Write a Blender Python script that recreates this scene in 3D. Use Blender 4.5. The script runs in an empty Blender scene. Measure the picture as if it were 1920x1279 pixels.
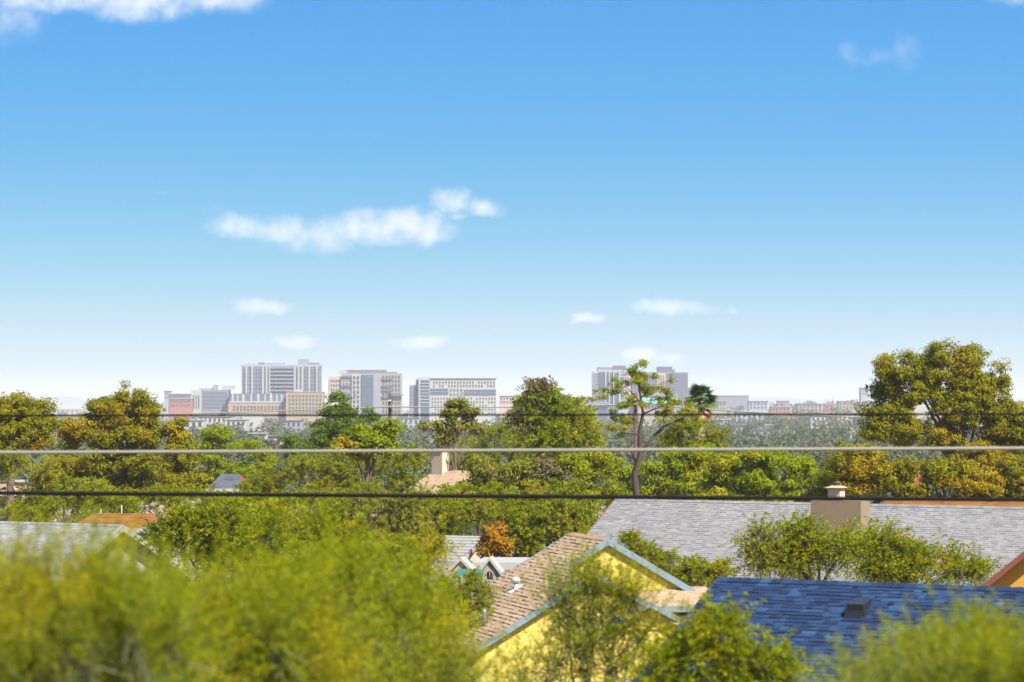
import bpy, math, random
import numpy as np
from mathutils import Vector, Matrix
from mathutils.geometry import tessellate_polygon
random.seed(7)
SC = bpy.context.scene
COL = SC.collection
R = math.radians

# ------------------------------------------------------------------ camera
FPX = 4940.0                      # focal length in photograph pixels (1920 wide)
HZ = 752.0                        # photograph row of the horizon
CAMZ = 14.0
PIT = math.atan((HZ - 639.5) / FPX)
cam_d = bpy.data.cameras.new('camera')
cam_d.sensor_width = 36.0
cam_d.lens = 36.0 * FPX / 1920.0
cam_d.clip_start = 0.5
cam_d.clip_end = 60000
cam_d.dof.use_dof = True
cam_d.dof.focus_distance = 140.0
cam_d.dof.aperture_fstop = 2.3
cam = bpy.data.objects.new('camera', cam_d)
COL.objects.link(cam)
cam.location = (0, 0, CAMZ)
cam.rotation_euler = (R(90) + PIT, 0, 0)
SC.camera = cam

# ------------------------------------------------------------------ light
SUN_EL, SUN_AZ = R(50), R(142)    # azimuth clockwise from the view direction (+Y)
EXPOSURE = 1.6
SKY_STRENGTH = 0.0693
SUN_STRENGTH = 5.0
world = bpy.data.worlds.new('World')
SC.world = world
world.use_nodes = True
wt = world.node_tree
wt.nodes.clear()


def N(t, kind, **kw):
    n = t.nodes.new(kind)
    for k, v in kw.items():
        if k == 'ins':
            for kk, vv in v.items():
                if hasattr(vv, 'is_linked') or isinstance(vv, bpy.types.NodeSocket):
                    t.links.new(vv, n.inputs[kk])
                else:
                    n.inputs[kk].default_value = vv
        else:
            setattr(n, k, v)
    return n


def M_(t, op, a, b=None, c=None):
    ins = {0: a}
    if b is not None:
        ins[1] = b
    if c is not None:
        ins[2] = c
    return N(t, 'ShaderNodeMath', operation=op, ins=ins).outputs[0]


def V_(t, op, a, b=None):
    ins = {0: a}
    if b is not None:
        ins[1] = b
    n = N(t, 'ShaderNodeVectorMath', operation=op, ins=ins)
    return n.outputs['Value'] if op == 'LENGTH' else n.outputs['Vector']


def mixc(t, fac, a, b, mode='MIX'):
    n = N(t, 'ShaderNodeMix', data_type='RGBA', blend_type=mode)
    for k, v in ((0, fac), (6, a), (7, b)):
        if isinstance(v, bpy.types.NodeSocket):
            t.links.new(v, n.inputs[k])
        else:
            n.inputs[k].default_value = v
    return n.outputs[2]


tc = N(wt, 'ShaderNodeTexCoord')
sep = N(wt, 'ShaderNodeSeparateXYZ', ins={0: tc.outputs['Generated']})
# the clear desert sky deepens quickly above the haze: stretch the lookup upward
zz = M_(wt, 'ADD', M_(wt, 'MULTIPLY', M_(wt, 'MAXIMUM', sep.outputs[2], 0.0), 3.4), 0.035)
lk = N(wt, 'ShaderNodeCombineXYZ', ins={0: sep.outputs[0], 1: sep.outputs[1], 2: zz})
lkn = V_(wt, 'NORMALIZE', lk.outputs[0])
sky = N(wt, 'ShaderNodeTexSky', sky_type='NISHITA', sun_disc=False, sun_elevation=SUN_EL,
        sun_rotation=SUN_AZ, altitude=700.0, air_density=1.0, dust_density=1.6, ozone_density=3.0,
        ins={0: lkn})
hs = N(wt, 'ShaderNodeHueSaturation', ins={'Hue': 0.497, 'Saturation': 1.22, 'Value': 1.0, 'Color': sky.outputs[0]})
GAIN = 2 ** EXPOSURE
CS = 1.5                          # the photograph's contrast curve on the sky, in displayed-linear units / CS
sk1 = mixc(wt, 1.0, hs.outputs[0], (SKY_STRENGTH * GAIN / CS,) * 3 + (1,), 'MULTIPLY')
cv = N(wt, 'ShaderNodeRGBCurve', ins={'Color': sk1})
for ch, pts in ((0, [(.105, .09), (.138, .13), (.222, .245), (.312, .365), (.482, .53), (.75, .65), (.97, .70)]),
                (1, [(.294, .40), (.368, .465), (.536, .59), (.687, .67), (.918, .75), (1.17, .79), (1.24, .80)]),
                (2, [(.647, .85), (.782, .86), (1.03, .87), (1.2, .88), (1.4, .885)])):
    c = cv.mapping.curves[ch]
    c.points[0].location = (0, 0)
    c.points[-1].location = (1, pts[-1][1] / CS + .01)
    for x, y in pts:
        c.points.new(x / CS, y / CS)
cv.mapping.update()
skyc = mixc(wt, 1.0, cv.outputs[0], (CS / GAIN,) * 3 + (1,), 'MULTIPLY')
# clouds: azimuth / elevation of the view ray in degrees, soft lobes broken up by noise
az = M_(wt, 'MULTIPLY', M_(wt, 'ARCTAN2', sep.outputs[0], sep.outputs[1]), 180 / math.pi)
el = M_(wt, 'MULTIPLY', M_(wt, 'ARCSINE', sep.outputs[2]), 180 / math.pi)
ae = N(wt, 'ShaderNodeCombineXYZ', ins={0: az, 1: el}).outputs[0]
warp = N(wt, 'ShaderNodeTexNoise', ins={'Vector': ae, 'Scale': 2.2, 'Detail': 4.0, 'Roughness': 0.55})
wv = V_(wt, 'MULTIPLY', V_(wt, 'SUBTRACT', warp.outputs['Color'], (0.5, 0.5, 0.5)), (0.55, 0.34, 0.0))
aew = V_(wt, 'ADD', ae, wv)
PD = 57.2958 / FPX
CLOUDS = [  # photograph px centre, radii, strength
    (445, 425, 62, 26, .8), (530, 432, 70, 26, .75), (600, 445, 80, 34, .75), (690, 428, 90, 34, .95),
    (775, 425, 75, 36, 1.0), (820, 440, 34, 18, .6), (845, 378, 46, 26, .8), (905, 392, 44, 18, .75), (858, 408, 26, 9, .6),
    (490, 576, 58, 17, .85), (552, 641, 42, 14, .9), (445, 640, 60, 9, .35), (786, 641, 56, 14, .9),
    (1103, 597, 36, 11, .9), (1245, 574, 62, 18, .9), (1310, 582, 40, 14, .55), (1366, 582, 14, 7, .5),
    (1205, 662, 42, 14, .95), (1255, 672, 36, 10, .8), (405, 395, 26, 12, .3), (305, 367, 16, 8, .35),
    (90, 0, 190, 36, 1.0), (260, 4, 130, 46, 1.0), (410, 0, 100, 34, .9), (40, 40, 60, 60, .5),
    (1592, 108, 28, 30, .3), (1650, 115, 60, 22, .28), (1692, 108, 34, 38, .36), (1900, 4, 70, 26, .65)]
acc = None
for (cx, cy, rx, ry, a) in CLOUDS:
    c = ((cx - 960) * PD, (HZ - cy) * PD, 0.0)
    dv = V_(wt, 'MULTIPLY', V_(wt, 'SUBTRACT', aew, c), (1 / (rx * PD * 1.25), 1 / (ry * PD * 1.25), 0))
    ln = V_(wt, 'LENGTH', dv)
    v = M_(wt, 'MULTIPLY', M_(wt, 'MAXIMUM', M_(wt, 'SUBTRACT', 1.0, M_(wt, 'MULTIPLY', ln, ln)), 0.0), a)
    acc = v if acc is None else M_(wt, 'MAXIMUM', acc, v)
fl = N(wt, 'ShaderNodeTexNoise', ins={'Vector': ae, 'Scale': 2.4, 'Detail': 3.5, 'Roughness': 0.5})
dens = M_(wt, 'MULTIPLY', acc, M_(wt, 'ADD', M_(wt, 'MULTIPLY', fl.outputs[0], 2.0), 0.15))
mr = N(wt, 'ShaderNodeMapRange', interpolation_type='SMOOTHSTEP',
       ins={'Value': dens, 'From Min': 0.08, 'From Max': 1.35, 'To Min': 0.0, 'To Max': 0.88})
front = M_(wt, 'GREATER_THAN', sep.outputs[1], 0.2)
alpha = M_(wt, 'MULTIPLY', mr.outputs[0], front)
fin = mixc(wt, alpha, skyc, (0.94 / GAIN, 1.0 / GAIN, 1.06 / GAIN, 1))
bg = N(wt, 'ShaderNodeBackground', ins={'Color': fin, 'Strength': 1.0})
wo = N(wt, 'ShaderNodeOutputWorld', ins={0: bg.outputs[0]})

sun_d = bpy.data.lights.new('sun', 'SUN')
sun_d.energy = SUN_STRENGTH
sun_d.angle = R(0.53)
sun_d.color = (1.0, 0.95, 0.86)
sun = bpy.data.objects.new('sun', sun_d)
COL.objects.link(sun)
sdir = Vector((math.sin(SUN_AZ) * math.cos(SUN_EL), math.cos(SUN_AZ) * math.cos(SUN_EL), math.sin(SUN_EL)))
sun.rotation_euler = sdir.to_track_quat('Z', 'Y').to_euler()
sun.location = sdir * 200

SC.view_settings.view_transform = 'Standard'
SC.view_settings.look = 'None'
SC.view_settings.exposure = EXPOSURE
SC.view_settings.gamma = 1
SC.view_settings.use_curve_mapping = False
SC.render.engine = 'CYCLES'
SC.cycles.use_denoising = True
SC.cycles.max_bounces = 6
SC.cycles.diffuse_bounces = 3
SC.cycles.transmission_bounces = 4
SC.cycles.volume_bounces = 1
SC.cycles.transparent_max_bounces = 4
SC.cycles.sample_clamp_indirect = 6

# ------------------------------------------------------------------ helpers
_c, _s = math.cos(PIT), math.sin(PIT)


def ray(px, py):
    u, v = (px - 960) / FPX, -(py - 639.5) / FPX
    return Vector((u, _c - v * _s, _s + v * _c))


def at(px, py, d):
    r = ray(px, py)
    return Vector((0, 0, CAMZ)) + r * (d / r.y)


GY = [-200, -40, 0, 30, 55, 90, 120, 160, 250, 400, 700, 1500, 4000, 40000]
GZ = [5.0, 5.0, 5.0, 5.6, 5.4, 4.6, 4.4, 3.0, 1.0, -1.0, -3.0, -5.0, -5.0, -5.0]


def gz(y):
    return float(np.interp(y, GY, GZ))


def link(o, parent=None):
    COL.objects.link(o)
    if parent is not None:
        o.parent = parent
    return o


def tag(o, label=None, cat=None, group=None, kind=None):
    if label: o['label'] = label
    if cat: o['category'] = cat
    if group: o['group'] = group
    if kind: o['kind'] = kind
    return o


def thing(name, label, cat, loc=(0, 0, 0), rz=0.0, group=None):
    o = bpy.data.objects.new(name, None)
    link(o)
    o.location = loc
    o.rotation_euler = (0, 0, rz)
    o.empty_display_size = 0.3
    return tag(o, label, cat, group)


class MB:
    def __init__(s):
        s.v, s.f, s.m = [], [], []

    def hexa(s, p, m=0):            # 8 corners: bottom ring 0-3, top ring 4-7
        b = len(s.v)
        s.v += [tuple(q) for q in p]
        for f in ((3, 2, 1, 0), (4, 5, 6, 7), (0, 1, 5, 4), (1, 2, 6, 5), (2, 3, 7, 6), (3, 0, 4, 7)):
            s.f.append([b + i for i in f]); s.m.append(m)
        return s

    def box(s, x0, x1, y0, y1, z0, z1, m=0):
        return s.hexa([(x0, y0, z0), (x1, y0, z0), (x1, y1, z0), (x0, y1, z0),
                       (x0, y0, z1), (x1, y0, z1), (x1, y1, z1), (x0, y1, z1)], m)

    def prism(s, poly, a, b, axis='y', holes=(), m=0):
        """extrude a 2-D polygon (with holes) between a and b along an axis"""
        loops = [list(poly)] + [list(h) for h in holes]
        flat = [p for l in loops for p in l]
        tri = tessellate_polygon([[Vector((p[0], p[1], 0)) for p in l] for l in loops])
        n, base = len(flat), len(s.v)

        def P(p, t):
            return (p[0], t, p[1]) if axis == 'y' else ((t, p[0], p[1]) if axis == 'x' else (p[0], p[1], t))
        s.v += [P(p, a) for p in flat] + [P(p, b) for p in flat]
        for t in tri:
            s.f.append([base + i for i in t]); s.m.append(m)
            s.f.append([base + n + i for i in reversed(t)]); s.m.append(m)
        o = 0
        for l in loops:
            k = len(l)
            for i in range(k):
                j = (i + 1) % k
                s.f.append([base + o + i, base + o + j, base + n + o + j, base + n + o + i]); s.m.append(m)
            o += k
        return s

    def tube(s, pts, rad, n=8, m=0, cap=True):
        pts = [Vector(p) for p in pts]
        if not hasattr(rad, '__len__'):
            rad = [rad] * len(pts)
        base = len(s.v)
        for i, p in enumerate(pts):
            t = (pts[min(i + 1, len(pts) - 1)] - pts[max(i - 1, 0)]).normalized()
            up = Vector((0, 0, 1)) if abs(t.z) < .9 else Vector((1, 0, 0))
            u = t.cross(up).normalized(); w = u.cross(t)
            for k in range(n):
                a = 2 * math.pi * k / n
                s.v.append(tuple(p + (u * math.cos(a) + w * math.sin(a)) * rad[i]))
        for i in range(len(pts) - 1):
            for k in range(n):
                a = base + i * n + k; b = base + i * n + (k + 1) % n
                s.f.append([a, b, b + n, a + n]); s.m.append(m)
        if cap:
            s.f.append([base + k for k in reversed(range(n))]); s.m.append(m)
            e = base + (len(pts) - 1) * n
            s.f.append([e + k for k in range(n)]); s.m.append(m)
        return s

    def mesh(s, name, mats, smooth=False, fix=True):
        me = bpy.data.meshes.new(name)
        me.from_pydata(s.v, [], s.f)
        for q in (mats if isinstance(mats, (list, tuple)) else [mats]):
            me.materials.append(q)
        if any(s.m):
            me.polygons.foreach_set('material_index', s.m)
        if fix:
            import bmesh
            bm = bmesh.new(); bm.from_mesh(me)
            bmesh.ops.recalc_face_normals(bm, faces=bm.faces)
            bm.to_mesh(me); bm.free()
        if smooth:
            me.polygons.foreach_set('use_smooth', [True] * len(me.polygons))
        return me

    def build(s, name, mats, parent=None, smooth=False):
        return link(bpy.data.objects.new(name, s.mesh(name, mats, smooth)), parent)


def fast_mesh(name, V, nper, mat):
    """V: (n, nper, 3) separate polygons"""
    n = V.shape[0]
    me = bpy.data.meshes.new(name)
    me.vertices.add(n * nper)
    me.vertices.foreach_set('co', V.reshape(-1).astype(np.float32))
    me.loops.add(n * nper)
    me.loops.foreach_set('vertex_index', np.arange(n * nper, dtype=np.int32))
    me.polygons.add(n)
    me.polygons.foreach_set('loop_start', np.arange(0, n * nper, nper, dtype=np.int32))
    me.polygons.foreach_set('loop_total', np.full(n, nper, dtype=np.int32))
    me.materials.append(mat)
    me.update(calc_edges=True)
    return me


# ------------------------------------------------------------------ materials
def new_mat(name):
    m = bpy.data.materials.new(name)
    m.use_nodes = True
    t = m.node_tree
    t.nodes.clear()
    return m, t


def out(t, sh):
    N(t, 'ShaderNodeOutputMaterial', ins={0: sh})


KA = 0.68                         # surface colours were noted as seen at one stop less exposure


def c4(c):
    return (c[0] * KA, c[1] * KA, c[2] * KA, 1)


def stucco(name, c, var=0.12, scale=1.5, rough=0.9, bump=0.15, bscale=60):
    m, t = new_mat(name)
    g = N(t, 'ShaderNodeNewGeometry')
    n1 = N(t, 'ShaderNodeTexNoise', ins={'Vector': g.outputs['Position'], 'Scale': scale, 'Detail': 6.0, 'Roughness': .65})
    f = M_(t, 'ADD', M_(t, 'MULTIPLY', n1.outputs[0], 2 * var), 1 - var)
    col = mixc(t, 1.0, c4(c), N(t, 'ShaderNodeCombineXYZ', ins={0: f, 1: f, 2: f}).outputs[0], 'MULTIPLY')
    p = N(t, 'ShaderNodeBsdfPrincipled', ins={'Base Color': col, 'Roughness': rough})
    if bump:
        n2 = N(t, 'ShaderNodeTexNoise', ins={'Vector': g.outputs['Position'], 'Scale': bscale, 'Detail': 3.0})
        b = N(t, 'ShaderNodeBump', ins={'Strength': bump, 'Distance': 0.02, 'Height': n2.outputs[0]})
        t.links.new(b.outputs[0], p.inputs['Normal'])
    out(t, p.outputs[0])
    return m


def shingle_mat(name, cols, rough=0.9, grain=0.25):
    m, t = new_mat(name)
    g = N(t, 'ShaderNodeNewGeometry')
    oi = N(t, 'ShaderNodeObjectInfo')
    r = M_(t, 'FRACT', M_(t, 'ADD', g.outputs['Random Per Island'], oi.outputs['Random']))
    cr = N(t, 'ShaderNodeValToRGB', ins={0: r})
    e = cr.color_ramp.elements
    while len(e) < len(cols):
        e.new(0.5)
    for i, c in enumerate(cols):
        e[i].position = i / (len(cols) - 1)
        e[i].color = c4(c)
    n1 = N(t, 'ShaderNodeTexNoise', ins={'Vector': g.outputs['Position'], 'Scale': 38.0, 'Detail': 4.0, 'Roughness': .8})
    n2 = N(t, 'ShaderNodeTexNoise', ins={'Vector': g.outputs['Position'], 'Scale': 0.9, 'Detail': 3.0})
    f = M_(t, 'ADD', M_(t, 'MULTIPLY', n1.outputs[0], 2 * grain), 1 - grain)
    f = M_(t, 'MULTIPLY', f, M_(t, 'ADD', M_(t, 'MULTIPLY', n2.outputs[0], .3), .85))
    col = mixc(t, 1.0, cr.outputs[0], N(t, 'ShaderNodeCombineXYZ', ins={0: f, 1: f, 2: f}).outputs[0], 'MULTIPLY')
    p = N(t, 'ShaderNodeBsdfPrincipled', ins={'Base Color': col, 'Roughness': rough, 'Specular IOR Level': 0.15})
    out(t, p.outputs[0])
    return m


def leaf_mat(name, ca, cb, cc=None, nscale=0.9, trans=0.35, ccamt=0.35):
    """ca/cb vary from leaf to leaf, cc appears in drier patches"""
    m, t = new_mat(name)
    g = N(t, 'ShaderNodeNewGeometry')
    col = mixc(t, g.outputs['Random Per Island'], c4(ca), c4(cb))
    if cc:
        n1 = N(t, 'ShaderNodeTexNoise', ins={'Vector': g.outputs['Position'], 'Scale': nscale, 'Detail': 2.0})
        k = N(t, 'ShaderNodeMapRange', interpolation_type='SMOOTHSTEP',
              ins={'Value': n1.outputs[0], 'From Min': .62 - ccamt * .4, 'From Max': .75 - ccamt * .3})
        col = mixc(t, k.outputs[0], col, c4(cc))
    p = N(t, 'ShaderNodeBsdfPrincipled', ins={'Base Color': col, 'Roughness': 0.6, 'Specular IOR Level': 0.1})
    tr = N(t, 'ShaderNodeBsdfTranslucent', ins={'Color': col})
    mx = N(t, 'ShaderNodeMixShader', ins={0: trans, 1: p.outputs[0], 2: tr.outputs[0]})
    out(t, mx.outputs[0])
    return m


def plain(name, c, rough=0.6, metal=0.0, spec=0.5, var=0.06):
    m, t = new_mat(name)
    g = N(t, 'ShaderNodeNewGeometry')
    n1 = N(t, 'ShaderNodeTexNoise', ins={'Vector': g.outputs['Position'], 'Scale': 4.0, 'Detail': 5.0})
    f = M_(t, 'ADD', M_(t, 'MULTIPLY', n1.outputs[0], 2 * var), 1 - var)
    col = mixc(t, 1.0, c4(c), N(t, 'ShaderNodeCombineXYZ', ins={0: f, 1: f, 2: f}).outputs[0], 'MULTIPLY')
    p = N(t, 'ShaderNodeBsdfPrincipled', ins={'Base Color': col, 'Roughness': rough, 'Metallic': metal, 'Specular IOR Level': spec})
    out(t, p.outputs[0])
    return m


def bark(name, c):
    m, t = new_mat(name)
    g = N(t, 'ShaderNodeNewGeometry')
    v = V_(t, 'MULTIPLY', g.outputs['Position'], (14, 14, 3))
    n1 = N(t, 'ShaderNodeTexNoise', ins={'Vector': v, 'Scale': 1.0, 'Detail': 6.0, 'Roughness': .7})
    f = M_(t, 'ADD', M_(t, 'MULTIPLY', n1.outputs[0], 1.1), .45)
    col = mixc(t, 1.0, c4(c), N(t, 'ShaderNodeCombineXYZ', ins={0: f, 1: f, 2: f}).outputs[0], 'MULTIPLY')
    b = N(t, 'ShaderNodeBump', ins={'Strength': .6, 'Distance': .03, 'Height': n1.outputs[0]})
    p = N(t, 'ShaderNodeBsdfPrincipled', ins={'Base Color': col, 'Roughness': .9, 'Normal': b.outputs[0]})
    out(t, p.outputs[0])
    return m


MAT = {}
MAT['pine'] = leaf_mat('pine_needles', (.20, .20, .003), (.37, .335, .004), (.42, .31, .006), .5, .5, .25)
MAT['pine_gold'] = leaf_mat('pine_needles_golden', (.20, .20, .003), (.36, .325, .004), (.44, .32, .008), .35, .5, .3)
MAT['mesq'] = leaf_mat('mesquite_leaves', (.22, .265, .005), (.37, .385, .007), (.40, .355, .02), .5, .52, .25)
MAT['bright'] = leaf_mat('bright_leaves', (.22, .30, .004), (.38, .43, .005), (.45, .43, .006), .5, .55, .3)
MAT['dark'] = leaf_mat('dark_leaves', (.09, .155, .010), (.19, .26, .012), None, .5, .45)
MAT['gold'] = leaf_mat('golden_leaves', (.33, .28, .006), (.50, .33, .006), (.27, .29, .008), .6, .42, .35)
MAT['rust'] = leaf_mat('rust_leaves', (.34, .16, .008), (.50, .24, .010), (.24, .15, .02), .9, .4, .3)
MAT['dry'] = leaf_mat('dry_leaves', (.16, .12, .05), (.26, .19, .09), (.12, .14, .02), .7, .3, .5)
MAT['olive'] = leaf_mat('olive_leaves', (.21, .225, .018), (.34, .335, .03), (.33, .25, .07), .8, .5, .3)
MAT['palo'] = leaf_mat('palo_verde_leaves', (.215, .26, .002), (.35, .38, .003), (.44, .385, .003), 1.4, .52, .3)
MAT['grey_green'] = leaf_mat('grey_green_leaves', (.20, .23, .04), (.32, .34, .06), (.34, .31, .07), 1.0, .42, .3)
MAT['farwood'] = leaf_mat('far_tree_leaves', (.05, .075, .03), (.10, .12, .045), (.13, .11, .06), .03, .2, .2)
MAT['palm'] = leaf_mat('palm_leaves', (.05, .10, .012), (.12, .18, .014), None, 1, .25)
MAT['palm_dead'] = leaf_mat('dead_palm_leaves', (.45, .24, .10), (.60, .34, .14), None, 1, .25)
MAT['bark_dark'] = bark('dark_bark', (.05, .035, .025))
MAT['bark'] = bark('brown_bark', (.14, .095, .065))
MAT['bark_green'] = bark('green_bark', (.085, .10, .025))
MAT['bark_pale'] = bark('pale_bark', (.30, .24, .17))
MAT['pole'] = bark('creosote_pole', (.085, .035, .025))

MAT['sh_blue'] = shingle_mat('blue_shingles', [(.010, .021, .055), (.013, .031, .080), (.019, .047, .112), (.009, .017, .046), (.014, .034, .088), (.028, .068, .14)], .85, .7)
MAT['sh_grey'] = shingle_mat('grey_shingles', [(.165, .162, .166), (.195, .19, .193), (.225, .218, .216), (.178, .175, .182), (.215, .20, .195), (.24, .235, .23)], .9, .45)
MAT['sh_tan'] = shingle_mat('tan_shingles', [(.30, .20, .125), (.36, .25, .165), (.39, .275, .185), (.33, .22, .14), (.41, .30, .205)], .9, .3)
MAT['sh_left'] = shingle_mat('weathered_grey_shingles', [(.17, .18, .18), (.25, .25, .245), (.29, .285, .27), (.20, .21, .215)], .9, .3)
MAT['sh_orange'] = shingle_mat('orange_tiles', [(.20, .085, .022), (.29, .13, .035), (.25, .11, .03)], .9)
MAT['sh_slate'] = shingle_mat('slate_tiles', [(.07, .08, .10), (.12, .13, .16), (.09, .10, .13)], .8)
MAT['deck_blue'] = stucco('blue_roof_felt', (.015, .025, .08))
MAT['deck_grey'] = stucco('grey_roof_felt', (.25, .24, .25))
MAT['deck_tan'] = stucco('tan_roof_felt', (.22, .13, .08))
MAT['yellow'] = stucco('yellow_stucco', (.62, .475, .095), .16, 1.2, bump=.3, bscale=30)
MAT['orange'] = stucco('orange_stucco', (.55, .28, .035), .08, 1.0)
MAT['cream'] = stucco('cream_stucco', (.48, .42, .33), .1)
MAT['peach'] = stucco('peach_stucco', (.56, .42, .32), .06)
MAT['tan_st'] = stucco('tan_stucco', (.24, .17, .10), .16, 2.5, bump=.4, bscale=25)
MAT['tan_pale'] = stucco('pale_tan_stucco', (.42, .30, .20), .12)
MAT['speckle'] = stucco('speckled_stucco', (.36, .29, .21), .45, 9.0, bump=.3)
MAT['white'] = stucco('white_paint', (.34, .34, .32), .2, 3)
MAT['trim_blue'] = plain('pale_blue_trim', (.16, .225, .275), .55)
MAT['trim_brown'] = plain('red_brown_trim', (.20, .055, .03), .6)
MAT['trim_white'] = plain('white_trim', (.38, .365, .33), .5)
MAT['teal'] = plain('teal_canvas', (.02, .13, .11), .7)
MAT['teal2'] = plain('turquoise_roof', (.08, .34, .32), .6)
MAT['metal_pale'] = plain('galvanised_metal', (.68, .68, .68), .45, .3)
MAT['metal_dark'] = plain('black_metal', (.02, .02, .022), .5)
MAT['cable_dark'] = plain('black_cable', (.006, .006, .007), .8, 0, .1)
MAT['cable_pale'] = plain('pale_cable', (.22, .205, .165), .7)
MAT['glass'] = plain('dark_glass', (.03, .04, .06), .15)
MAT['glass_blue'] = plain('blue_glass', (.055, .085, .16), .15)
MAT['glass_teal'] = plain('teal_glass', (.05, .11, .14), .15)
MAT['b_lav'] = stucco('lavender_grey_concrete', (.17, .165, .225), .10, .08, bump=0)
MAT['b_lav_pale'] = stucco('pale_lavender_concrete', (.30, .295, .36), .08, .08, bump=0)
MAT['b_grey'] = stucco('grey_concrete', (.23, .23, .27), .12, .08, bump=0)
MAT['b_slate'] = stucco('slate_panel', (.09, .10, .16), .12, .1, bump=0)
MAT['b_beige'] = stucco('beige_concrete', (.27, .235, .19), .12, .08, bump=0)
MAT['b_white'] = stucco('white_render', (.345, .34, .33), .08, .08, bump=0)
MAT['b_tan'] = stucco('tan_render', (.30, .225, .145), .12, .1, bump=0)
MAT['b_pink'] = stucco('pinkish_render', (.42, .31, .26), .12, .1, bump=0)
MAT['b_red'] = stucco('red_brick_far', (.30, .12, .09), .2, .2, bump=0)
MAT['b_dark'] = stucco('dark_roof_plant', (.12, .12, .15), .15, .2, bump=0)
MAT['b_mint'] = stucco('mint_render', (.50, .60, .56), .08, .1, bump=0)

# ground
m, t = new_mat('desert_ground')
g = N(t, 'ShaderNodeNewGeometry')
n1 = N(t, 'ShaderNodeTexNoise', ins={'Vector': g.outputs['Position'], 'Scale': .12, 'Detail': 8.0, 'Roughness': .7})
n2 = N(t, 'ShaderNodeTexNoise', ins={'Vector': g.outputs['Position'], 'Scale': 6.0, 'Detail': 6.0, 'Roughness': .8})
k1 = N(t, 'ShaderNodeMapRange', ins={'Value': n1.outputs[0], 'From Min': .4, 'From Max': .62})
colr = mixc(t, k1.outputs[0], (.20, .15, .10, 1), (.07, .08, .03, 1))
colr = mixc(t, M_(t, 'MULTIPLY', n2.outputs[0], .6), colr, (.28, .22, .17, 1))
out(t, N(t, 'ShaderNodeBsdfPrincipled', ins={'Base Color': colr, 'Roughness': .95}).outputs[0])
MAT['ground'] = m

# ------------------------------------------------------------------ setting
ys = [-80, -40, -20, 0, 15, 30, 45, 55, 70, 90, 105, 120, 140, 160, 200, 250, 320, 400, 550, 700, 1000, 1500, 2200, 3000, 4000, 6000, 9000, 14000]
xs = [-7000, -3500, -1800, -900, -450, -220, -120, -70, -40, -20, -10, 0, 10, 20, 40, 70, 120, 220, 450, 900, 1800, 3500, 7000]
b = MB()
for y in ys:
    for x in xs:
        b.v.append((x, y, gz(y) + .15 * math.sin(x * .3) * math.cos(y * .21)))
for j in range(len(ys) - 1):
    for i in range(len(xs) - 1):
        a = j * len(xs) + i
        b.f.append([a, a + 1, a + 1 + len(xs), a + len(xs)]); b.m.append(0)
tag(b.build('ground', MAT['ground'], smooth=True), kind='structure')

# far low hills on the left horizon
b = MB()
rs = np.random.RandomState(3)
hx = np.linspace(-4200, 4200, 80)
for k, yy in enumerate((11500, 12100, 12900, 13800)):
    for x in hx:
        h = [0, 1.0, .8, 0][k] * (24 + 10 * math.sin(x * .0021) + 7 * math.sin(x * .0057 + 1) + 3 * math.sin(x * .017))
        b.v.append((x, yy, -6 + max(h, 0)))
for k in range(3):
    for i in range(79):
        a = k * 80 + i
        b.f.append([a, a + 1, a + 81, a + 80]); b.m.append(0)
tag(b.build('hills', stucco('hill_scrub', (.10, .11, .09), .3, .01, bump=0), smooth=True), kind='structure')

# ------------------------------------------------------------------ trees
def unit(a):
    return a / np.maximum(np.linalg.norm(a, axis=-1, keepdims=True), 1e-9)


def leaf_polys(rng, pos, nrm, L, W, nper, along=None):
    n = len(pos)
    t = rng.normal(size=(n, 3)) if along is None else along + rng.normal(size=(n, 3)) * .35
    t = unit(t - nrm * np.sum(t * nrm, axis=1, keepdims=True))
    u = np.cross(nrm, t)
    s = rng.uniform(.65, 1.35, (n, 1))
    t, u = t * L * s * .5, u * W * s * .5
    if nper == 3:
        return np.stack([pos - t - u, pos - t + u, pos + t], axis=1)
    return np.stack([pos - t, pos + u, pos + t, pos - u], axis=1)


def lobe_points(rng, c, r, n, bias=.55):
    d = unit(rng.normal(size=(n, 3)))
    rad = rng.uniform(0, 1, (n, 1)) ** (bias / 1.0 * .6)
    rad *= rng.uniform(.82, 1.1, (n, 1))
    return c + d * rad * r, d


def crown_puff(rng, lobes, n, leaf, puff, asp=.55, flat=.75, nper=3, dense=34):
    area = np.array([l[1][0] * l[1][2] for l in lobes]); area /= area.sum()
    out_ = []
    for (c, r), a in zip(lobes, area):
        k = max(20, int(n * a))
        npf = max(3, int(k / dense))
        pc, pd = lobe_points(rng, c, np.maximum(r - puff * .5, r * .5), npf)
        pr = puff * rng.uniform(.6, 1.3, npf)
        idx = rng.randint(0, npf, k)
        off = unit(rng.normal(size=(k, 3))) * (rng.uniform(0, 1, (k, 1)) ** .45)
        off[:, 2] *= flat
        pos = pc[idx] + off * pr[idx][:, None]
        nr = unit(off * .9 + pd[idx] * .3 + rng.normal(size=(k, 3)) * .45 + np.array([0, 0, .25]))
        out_.append(leaf_polys(rng, pos, nr, leaf, leaf * asp, nper))
    return np.concatenate(out_)


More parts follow.
